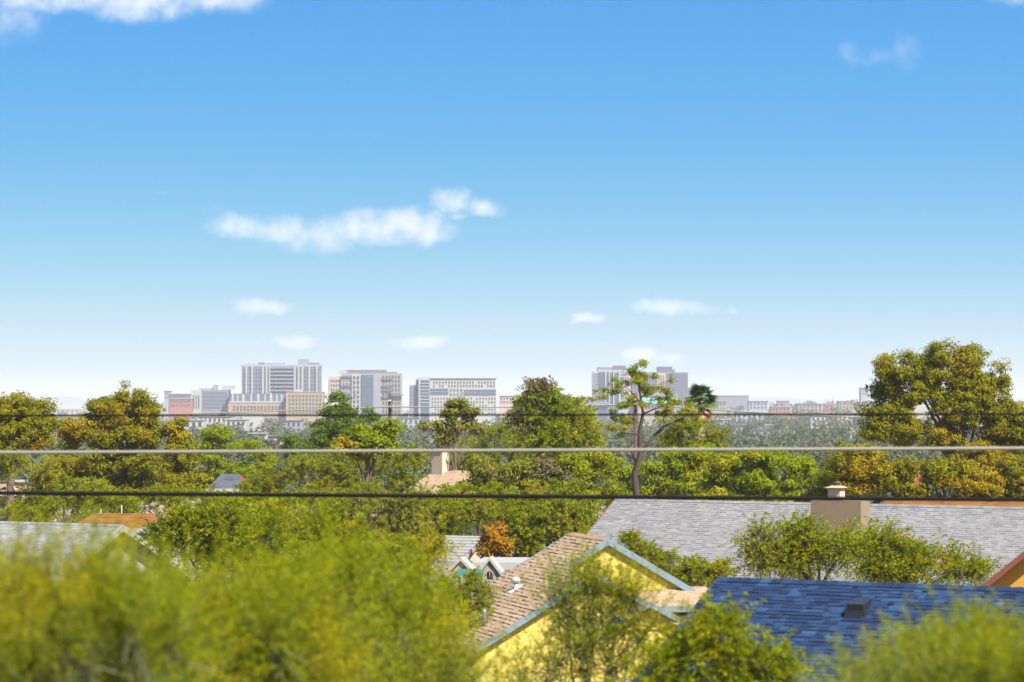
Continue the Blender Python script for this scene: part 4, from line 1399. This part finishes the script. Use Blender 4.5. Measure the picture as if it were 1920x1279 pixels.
tree('mesquite_tree', 'bright green mesquite below the white stores, left', 168,
     [(415, 815, 50, 28), (385, 830, 36, 30), (455, 838, 40, 22), (400, 865, 50, 30), (440, 880, 50, 26), (380, 890, 30, 26), (490, 850, 34, 20)],
     mat='bright', n=16000, **MP)
tree('shade_tree', 'dark domed green tree in front of the beige block', 176,
     [(640, 772, 52, 28), (635, 750, 30, 14), (600, 800, 40, 28), (660, 805, 60, 30), (700, 782, 30, 18), (550, 828, 32, 18), (590, 835, 46, 22)],
     mat='dark', n=18000, **MP)
tree('golden_tree', 'yellow golden tree in front of the dark domed tree', 132,
     [(690, 822, 62, 36), (650, 835, 40, 26, 0, 'gold'), (725, 830, 40, 32), (680, 845, 52, 20, 0, 'gold'), (730, 800, 26, 20)],
     mat='bright', n=14000, leaf=.16, size=.4, tr=.14, flat=.7)
tree('mesquite_tree', 'yellow green mesquite left of the peach chimney', 138,
     [(560, 870, 60, 28), (620, 880, 60, 30), (510, 890, 50, 28), (680, 880, 60, 28), (740, 870, 50, 28), (780, 850, 46, 26), (760, 900, 40, 22), (480, 915, 40, 22)],
     mat='mesq', n=24000, limbs=7, **MS)
tree('dry_tree', 'thin brown half-dry tree before the white ribbon-window block', 150,
     [(860, 758, 34, 14), (845, 775, 26, 14), (880, 775, 24, 16), (820, 800, 22, 12), (862, 800, 34, 14), (890, 805, 22, 16), (835, 825, 28, 14, 0, 'olive'), (795, 800, 16, 9)],
     mat='olive', n=5200, leaf=.2, size=.36, asp=.45, tr=.11, trunk=855, limbs=8, bk='bark')
tree('shade_tree', 'wide green tree filling the middle right of the dry brown tree', 158,
     [(930, 810, 46, 30), (980, 830, 60, 34), (890, 840, 50, 26), (920, 865, 60, 30), (860, 870, 46, 26, 0, 'olive'), (1000, 870, 60, 30, 0, 'olive')],
     mat='mesq', n=20000, **MS)
tree('feathery_tree', 'feathery layered tree with a dry brown crown in the middle', 148,
     [(1020, 728, 24, 10, 0, 'dry'), (1000, 742, 28, 10, 0, 'dry'), (1035, 745, 32, 12), (1000, 760, 38, 12), (1060, 762, 48, 12), (1020, 780, 60, 16), (1080, 785, 46, 16), (980, 785, 30, 14, 0, 'dry'),
      (1040, 810, 70, 20), (1100, 815, 34, 20), (1030, 840, 60, 20)],
     mat='bright', style='spray', n=26000, leaf=.22, size=1.0, asp=.28, tr=.15, trunk=1035, limbs=9, upb=.15, bk='bark_pale')
tree('mesquite_tree', 'dry tangled mesquite below the feathery tree', 128,
     [(900, 880, 50, 26, 0, 'olive'), (960, 880, 60, 28, 0, 'olive'), (1030, 880, 60, 28, 0, 'dry'), (1080, 870, 40, 26), (870, 915, 50, 24), (930, 915, 60, 26), (1000, 915, 60, 24)],
     mat='mesq', n=22000, limbs=8, bk='bark_pale', **MP)
tree('mesquite_tree', 'bright mesquite behind the trunk of the airy pine', 140,
     [(1130, 860, 50, 30), (1160, 890, 50, 30), (1230, 880, 50, 34), (1270, 860, 50, 34), (1320, 850, 40, 30), (1290, 900, 60, 26), (1100, 890, 40, 30)],
     mat='bright', n=21000, **MP)
tree('mesquite_tree', 'wide lime green mesquite above the left part of the long grey roof', 130,
     [(1380, 868, 60, 34), (1440, 862, 60, 30), (1500, 872, 50, 32), (1340, 895, 46, 30), (1410, 900, 70, 28), (1480, 905, 60, 24), (1540, 895, 44, 30)],
     mat='bright', n=30000, limbs=7, bk='bark_dark', **MP)
tree('mesquite_tree', 'green bush tree around the palm trunk', 152,
     [(1270, 790, 30, 20), (1300, 800, 40, 22), (1335, 815, 34, 18), (1260, 815, 34, 18), (1310, 830, 50, 20)],
     mat='mesq', n=12000, **MS)
# airy pine with a bare dark stem
AIRY = [(1187, 693, 14, 7), (1195, 703, 20, 9), (1200, 715, 16, 10), (1170, 718, 16, 6), (1160, 722, 10, 5), (1208, 708, 10, 6),
        (1150, 735, 18, 6), (1135, 744, 13, 5), (1168, 760, 22, 8), (1182, 748, 12, 7), (1215, 735, 14, 7), (1228, 728, 9, 6),
        (1258, 712, 6, 6), (1250, 735, 16, 6), (1235, 748, 20, 6), (1265, 755, 22, 10), (1240, 775, 22, 10), (1160, 785, 22, 9), (1180, 790, 16, 8),
        (1290, 772, 24, 12), (1150, 800, 18, 8), (1205, 760, 10, 5)]
P0 = at(1195, 930, 130)
root = thing('airy_pine', 'airy pine with bare dark crooked stem before the right-hand towers', 'tree', (P0.x, 130, gz(130) - .2))
stem = [(1196, 990), (1193, 925), (1190, 890), (1201, 850), (1199, 812), (1206, 775), (1201, 745), (1197, 718), (1188, 694)]
rl = root.location
MB().tube([at(x, y, 130) - rl for x, y in stem], [.20, .18, .16, .13, .10, .075, .055, .04, .02], 9).build('trunk', MAT['bark_dark'], root, True)
for br, r0 in (([(1201, 850), (1222, 822), (1245, 800), (1272, 788), (1300, 774)], .17), ([(1199, 815), (1180, 813), (1166, 810), (1160, 798)], .09),
               ([(1206, 776), (1225, 768), (1243, 761), (1258, 756)], .07), ([(1203, 757), (1188, 740), (1172, 724)], .06), ([(1201, 745), (1215, 738), (1228, 728)], .04),
               ([(1172, 724), (1158, 738), (1138, 744)], .035), ([(1243, 761), (1252, 735), (1258, 713)], .03), ([(1195, 870), (1180, 840), (1165, 790)], .08)):
    k = len(br)
    MB().tube([at(x, y, 130 + (i * .25 if r0 > .1 else -i * .2)) - rl for i, (x, y) in enumerate(br)], [r0 * .62 * (1 - .75 * i / (k - 1)) for i in range(k)], 7).build('limb', MAT['bark_dark'], root, True)
rng = np.random.RandomState(77)
lob = []
AIRY += [(cx + rng.normal() * rx * 1.1, cy + rng.normal() * ry * 1.3, rx * .6, ry * .6) for (cx, cy, rx, ry) in AIRY for _ in range(2)]
for (cx, cy, rx, ry) in AIRY:
    c = np.array(at(cx, cy, 130 + rng.uniform(-.5, .5)))
    lob.append((c, np.array([rx, (rx + ry) / 2, ry]) * 130 / FPX))
V = crown_puff(rng, lob, 10500, .16, .22, .26, .7)
o = link(bpy.data.objects.new('crown', fast_mesh('crown', V - np.array(rl), 3, MAT['mesq'])), root); o['kind'] = 'stuff'

# fan palm
P0 = at(1314, 752, 160)
zb = gz(160) - .2
root = thing('fan_palm', 'fan palm with orange dead skirt right of the airy pine', 'tree', (P0.x, 160, zb))
hgt = P0.z - zb
MB().tube([(-.2, 0, 0), (-.15, 0, hgt * .35), (-.05, 0, hgt * .7), (0, 0, hgt)], [.30, .22, .19, .17], 10).build('trunk', MAT['bark_pale'], root, True)
rg = random.Random(4)


def frond_mesh(mat, L, n=18, spread=1.25):
    b = MB()
    b.tube([(0, 0, 0), (L * .28, 0, .02), (L * .5, 0, 0)], [.03, .022, .012], 5)
    for i in range(n):
        a = -spread + 2 * spread * i / (n - 1)
        k = len(b.v)
        ca, sa = math.cos(a), math.sin(a)
        ln = L * (.62 - .12 * abs(a))
        ox = L * .42
        b.v += [(ox, 0, 0), (ox + ca * ln * .5 - sa * .05, sa * ln * .5 + ca * .05, .02), (ox + ca * ln, sa * ln, -.16 * L), (ox + ca * ln * .5 + sa * .05, sa * ln * .5 - ca * .05, .02)]
        b.f.append([k, k + 1, k + 2, k + 3]); b.m.append(0)
    return b.mesh('frond', MAT[mat], fix=False)


fm, fd = frond_mesh('palm', 1.15), frond_mesh('palm_dead', .95)
for i in range(30):
    o = link(bpy.data.objects.new('frond', fm), root)
    o.location = (0, 0, hgt - .05 + rg.random() * .15)
    o.rotation_euler = (rg.uniform(-.5, .5), -rg.uniform(-.35, 1.35), i * 2.39996)
for i in range(16):
    o = link(bpy.data.objects.new('dead_frond', fd), root)
    o.location = (0, 0, hgt - .25 - rg.random() * .4)
    o.rotation_euler = (rg.uniform(-.4, .4), rg.uniform(.55, 1.25), i * 2.39996 + .7)

# middle belt of mesquites between the houses
tree('mesquite_tree', 'grey green mesquite with a dark crooked trunk behind the teal beam', 112,
     [(640, 950, 70, 34), (710, 950, 60, 34), (590, 985, 50, 30), (660, 990, 60, 28), (740, 985, 50, 34), (780, 950, 50, 30)],
     mat='olive', n=24000, trunk=705, limbs=8, bk='bark_dark', **MS)
tree('mesquite_tree', 'broad mesquite hanging over the white ribbed roof', 116,
     [(830, 960, 60, 32), (890, 955, 60, 32), (950, 970, 50, 34), (820, 1000, 40, 22), (1010, 960, 60, 30), (1070, 960, 50, 30)],
     mat='mesq', n=24000, trunk=885, limbs=8, bk='bark_dark', **MS)
tree('rust_tree', 'rust orange leafed tree behind the two gable posts', 110,
     [(925, 1010, 28, 30), (910, 1030, 20, 20), (945, 1025, 16, 20)], mat='rust', n=5000, leaf=.14, size=.35, tr=.12, trunk=915, bk='bark_dark')
tree('dark_tree', 'dark green tree against the left end of the long grey roof', 118,
     [(985, 1010, 36, 34), (1030, 985, 50, 34), (1080, 965, 40, 34), (1000, 1040, 30, 24), (1060, 1000, 30, 22)],
     mat='dark', n=14000, trunk=1020, bk='bark_dark', **MP)
tree('mesquite_tree', 'green mesquite over the tan house at far left', 135,
     [(30, 865, 60, 34), (90, 880, 40, 28), (-20, 880, 40, 40), (70, 930, 40, 20), (150, 945, 70, 24), (60, 955, 50, 22)],
     mat='mesq', n=17000, **MS)
tree('mesquite_tree', 'olive mesquite above the orange-brown tile roof', 130,
     [(230, 945, 60, 22), (320, 930, 60, 28), (400, 935, 60, 26), (460, 940, 50, 26), (380, 960, 70, 22)],
     mat='mesq', n=17000, **MS)
tree('acacia_tree', 'feathery acacia right of the left bungalow gable', 78,
     [(430, 985, 70, 40), (350, 985, 50, 36), (500, 1000, 60, 40), (400, 1030, 60, 34), (310, 1010, 34, 34, 0, 'dark'), (480, 1040, 60, 30)],
     mat='mesq', style='spray', n=30000, leaf=.11, size=.7, tr=.13, trunk=405, limbs=8, bk='bark', asp=.4)
tree('palo_verde_tree', 'palo verde before the wide chimney of the long grey roof', 76,
     [(1490, 1010, 60, 40), (1440, 1050, 50, 36), (1540, 1030, 60, 44), (1600, 1030, 50, 40), (1420, 1010, 30, 40, 0, 'grey_green'), (1480, 1060, 60, 30)],
     mat='palo', style='spray', n=24000, leaf=.085, size=.85, tr=.11, trunk=1530, limbs=9, bk='bark', asp=.4)
tree('palo_verde_tree', 'loose palo verde before the right part of the long grey roof', 74,
     [(1660, 1030, 50, 40), (1720, 1045, 50, 40), (1780, 1065, 46, 34), (1690, 1075, 60, 26), (1830, 1075, 34, 28), (1640, 1070, 40, 26)],
     mat='palo', style='spray', n=20000, leaf=.085, size=.85, tr=.11, trunk=1700, limbs=9, bk='bark', asp=.4)
tree('palo_verde_tree', 'small palo verde right of the yellow gable', 99,
     [(1200, 1030, 26, 24), (1240, 1050, 40, 30), (1290, 1075, 46, 30), (1340, 1075, 36, 26), (1180, 1012, 12, 10), (1270, 1100, 40, 26)],
     mat='palo', style='spray', n=18000, leaf=.10, size=.5, tr=.09, trunk=1270, limbs=6, bk='bark', asp=.4)
tree('mesquite_tree', 'low mesquite thicket left of the broad mesquite, under the lowest cable', 121,
     [(520, 950, 60, 30), (600, 935, 60, 28), (680, 930, 60, 26), (560, 985, 60, 26), (480, 970, 50, 26)], mat='mesq', n=18000, **MS)
tree('mesquite_tree', 'low mesquite thicket in the middle just under the lowest cable', 124,
     [(790, 935, 50, 24), (860, 930, 60, 24), (930, 930, 60, 24), (1000, 930, 60, 26), (1070, 925, 60, 28), (1110, 950, 34, 30)], mat='mesq', n=18000, **MS)
tree('mesquite_tree', 'low mesquite in front of the tan house, far left', 126,
     [(90, 955, 50, 22), (150, 925, 60, 26), (30, 965, 50, 16), (200, 940, 60, 24)], mat='mesq', n=9000, **{**MS, 'skirt': False})
tree('mesquite_tree', 'leafy mesquite just behind the slanting teal beam', 92,
     [(600, 1020, 60, 34), (680, 1025, 60, 30), (750, 1030, 50, 30), (560, 1050, 50, 30), (640, 1055, 60, 24), (790, 1050, 34, 24, 0, 'gold'), (820, 1020, 24, 20)],
     mat='mesq', n=26000, **{**MS, 'leaf': .13, 'size': .7})
tree('low_bush', 'low leafy bush in front of the two gable posts', 90,
     [(868, 1110, 34, 24), (905, 1108, 26, 20), (835, 1095, 26, 26), (885, 1085, 10, 8)], mat='mesq', n=7000, **{**MS, 'leaf': .1, 'size': .5, 'skirt': True, 'tr': .06}, cat='bush')
# foreground
FG = dict(mat='palo', style='spray', asp=.32, bk='bark_green')
tree('palo_verde_tree', 'thin palo verde veiling the yellow house front', 30,
     [(1090, 1205, 70, 50), (1110, 1105, 34, 30), (1060, 1140, 40, 34), (1170, 1125, 34, 30), (1120, 1150, 50, 32), (1040, 1245, 70, 50), (1150, 1250, 70, 50), (1195, 1190, 36, 30), (980, 1275, 70, 36)],
     n=7500, leaf=.042, size=.7, tr=.05, limbs=9, upb=1.2, per=30, droop=.2, trunk=1090, **FG)
tree('palo_verde_tree', 'leafy palo verde at the left end of the blue roof', 26,
     [(1290, 1215, 50, 34), (1350, 1240, 60, 40), (1260, 1250, 60, 40), (1420, 1250, 60, 36), (1330, 1175, 26, 26), (1380, 1185, 20, 28), (1470, 1270, 40, 26), (1250, 1290, 90, 40), (1400, 1300, 90, 40)],
     n=10500, leaf=.05, size=.42, tr=.05, limbs=10, upb=.7, trunk=1330, **FG)
tree('palo_verde_tree', 'soft blurred palo verde covering the blue roof at the lower right corner', 15,
     fill(6, [(1590, 1375), (1650, 1315), (1720, 1305), (1780, 1275), (1850, 1265), (1980, 1265)], 1330, 26, 30, 60, 2, ['grey_green']),
     n=40000, leaf=.025, size=.46, tr=.04, limbs=8, upb=1.6, per=44, droop=.15, trunk=1830, sub=3, **FG)
tree('palo_verde_tree', 'wispy palo verde tips rising over the right end of the blue ridge', 17,
     [(1830, 1195, 60, 50), (1720, 1220, 50, 40), (1890, 1195, 50, 50)],
     n=2600, leaf=.026, size=.30, tr=.03, limbs=5, upb=1.0, trunk=1850, **FG)
tree('palo_verde_tree', 'large blurred palo verde filling the lower left corner', 14,
     fill(1, [(-60, 1210), (60, 1170), (150, 1150), (240, 1180), (330, 1240)], 1330, 44, 36, 75, 2.2, ['olive', 'bright', 'gold']),
     n=62000, leaf=.027, size=.52, tr=.05, limbs=8, upb=1.7, per=44, droop=.15, trunk=120, sub=3, **FG)
tree('palo_verde_tree', 'blurred palo verde in the lower left middle', 17,
     fill(2, [(260, 1220), (360, 1230), (450, 1200), (540, 1190), (640, 1230)], 1330, 42, 34, 70, 2.5, ['olive', 'gold']),
     n=60000, leaf=.032, size=.6, tr=.05, limbs=8, upb=1.7, per=44, droop=.15, trunk=470, sub=3, **FG)
tree('palo_verde_tree', 'blurred palo verde between the teal beam and yellow house', 21,
     fill(3, [(540, 1190), (630, 1150), (700, 1150), (760, 1170), (800, 1230), (840, 1290)], 1330, 38, 30, 60, 3, ['olive', 'mesq']),
     n=52000, leaf=.038, size=.66, tr=.05, limbs=8, upb=1.6, per=44, droop=.15, trunk=700, sub=3, **FG)
tree('palo_verde_tree', 'sunlit palo verde under the teal beam behind the foreground', 42,
     fill(4, [(470, 1135), (560, 1105), (660, 1155), (760, 1160), (830, 1175)], 1170, 22, 26, 50, 4, ['mesq', 'gold']) + [(600, 1000, 50, 34), (520, 1010, 50, 34), (795, 1045, 24, 30, 0, 'gold'), (640, 1035, 40, 24)],
     n=46000, leaf=.06, size=.8, tr=.07, limbs=8, upb=1.1, per=34, droop=.2, trunk=620, sub=3, **FG)
tree('palo_verde_tree', 'palo verde in front of the left bungalow gable', 40,
     fill(5, [(60, 1185), (130, 1155), (210, 1170), (280, 1115), (340, 1130), (420, 1205)], 1180, 20, 26, 50, 4, ['mesq', 'grey_green']),
     n=36000, leaf=.055, size=.8, tr=.07, limbs=8, upb=1.1, per=34, droop=.2, trunk=290, sub=3, **FG)

# dark nest in the lower right bush
q = at(1765, 1247, 14.6)
rng = np.random.RandomState(8)
pos = np.array(q) + unit(rng.normal(size=(420, 3))) * np.array([.045, .045, .034]) * rng.uniform(.5, 1.05, (420, 1))
V = leaf_polys(rng, pos, unit(pos - np.array(q)), .055, .006, 4)
n_ = thing('bird_nest', 'dark round twig nest in the lower right palo verde', 'nest', q)
o = link(bpy.data.objects.new('twigs', fast_mesh('twigs', V - np.array(q), 4, MAT['bark_dark'])), n_); o['kind'] = 'stuff'
rngc = MB().tube([(0, 0, -.028), (0, 0, -.012), (0, 0, .012), (0, 0, .024)], [.018, .036, .036, .02], 12)
rngc.build('cup', MAT['bark_dark'], n_, True)

# ------------------------------------------------------------------ street poles and cables
def pole(label, px, ytop, d, w=.16):
    p = at(px, ytop, d); zb = gz(d) - .4
    r = thing('utility_pole', label, 'pole', (p.x, d, zb), 0, 'utility poles beyond the trees')
    h = p.z - zb
    MB().tube([(0, 0, 0), (0, 0, h * .5), (0, 0, h)], [w * 1.15, w, w * .85], 12).build('post', MAT['pole'], r, True)
    MB().box(-.10, .10, -w - .14, -w * .8, h - .62, h - .50).build('bracket', MAT['metal_pale'], r)
    MB().tube([(.10, -w - .06, h - 1.45), (.10, -w - .06, h - 1.2)], [.09, .09], 10).build('insulator', MAT['metal_dark'], r)
    return p


DP = 215
pole('dark red-brown utility pole in front of the beige block', 731, 738, DP)
pole('dark red-brown utility pole behind the airy pine stem', 1191, 737, DP)


def cable(name, label, pts, d, r, mat, sub=24, n=10, dd=None):
    W = []
    for i in range(len(pts) - 1):
        (xa, ya), (xb, yb) = pts[i][:2], pts[i + 1][:2]
        sag = pts[i][2] if len(pts[i]) > 2 else 0
        for k in range(sub):
            t = k / sub
            W.append(at(xa + (xb - xa) * t, ya + (yb - ya) * t + sag * 4 * t * (1 - t), d))
    W.append(at(pts[-1][0], pts[-1][1], d))
    o = MB().tube(W, r, n).build(name, MAT[mat], None, True)
    return tag(o, label, 'cable')


cable('overhead_wire', 'thin pale wire sagging between the far utility poles', [(-700, 790, 8), (731, 762.5, 3.5), (1191, 757.5, 3), (1660, 784, 6), (2700, 800)], DP - .25, .055, 'cable_pale')
DW = 32.0
XL, XR = -2900, 4820
LINE = lambda yl, yr_, sag: [(XL, yl + (yl - yr_) * (-XL) / 1920 * 1.0 - sag * 0), (XR, yr_ + (yr_ - yl) * (XR - 1920) / 1920)]
cable('black_cable', 'thin black cable, uppermost of the three near cables', LINE(779.5, 776.5, 0), DW + .5, .013, 'cable_dark', 60)
cable('pale_cable', 'thick pale cable, middle of the three near cables', LINE(848.5, 840.5, 0), DW, .020, 'cable_pale', 60)
cable('black_cable', 'thick black cable, lowest of the three near cables', LINE(924.5, 937.0, 0), DW + .3, .026, 'cable_dark', 60)
for sx, side in ((XL, 'left'), (XR, 'right')):
    p = at(sx, 700, DW + .45)
    zb = gz(DW) - .4
    r = thing('near_pole', 'wooden utility pole carrying the near cables beyond the %s edge' % side, 'pole', (p.x, DW + .45, zb), 0)
    h = p.z - zb
    MB().tube([(0, 0, 0), (0, 0, h * .5), (0, 0, h)], [.17, .15, .13], 14).build('post', MAT['pole'], r, True)
    MB().box(-.06, .06, -.6, .5, h - .5, h - .38).build('crossarm', MAT['pole'], r)

# ------------------------------------------------------------------ haze
b = MB().box(-7200, 7200, -120, 14300, -9, 75)
hz = b.build('haze', [], None)
hz.data.materials.clear()
m, t = new_mat('valley_haze')
pv = N(t, 'ShaderNodeVolumePrincipled', ins={'Color': (.62, .65, .70, 1), 'Density': 1.15e-4, 'Anisotropy': 0.0})
o_ = N(t, 'ShaderNodeOutputMaterial')
t.links.new(pv.outputs[0], o_.inputs['Volume'])
hz.data.materials.append(m)
tag(hz, 'thin pale valley haze', 'haze', kind='stuff')
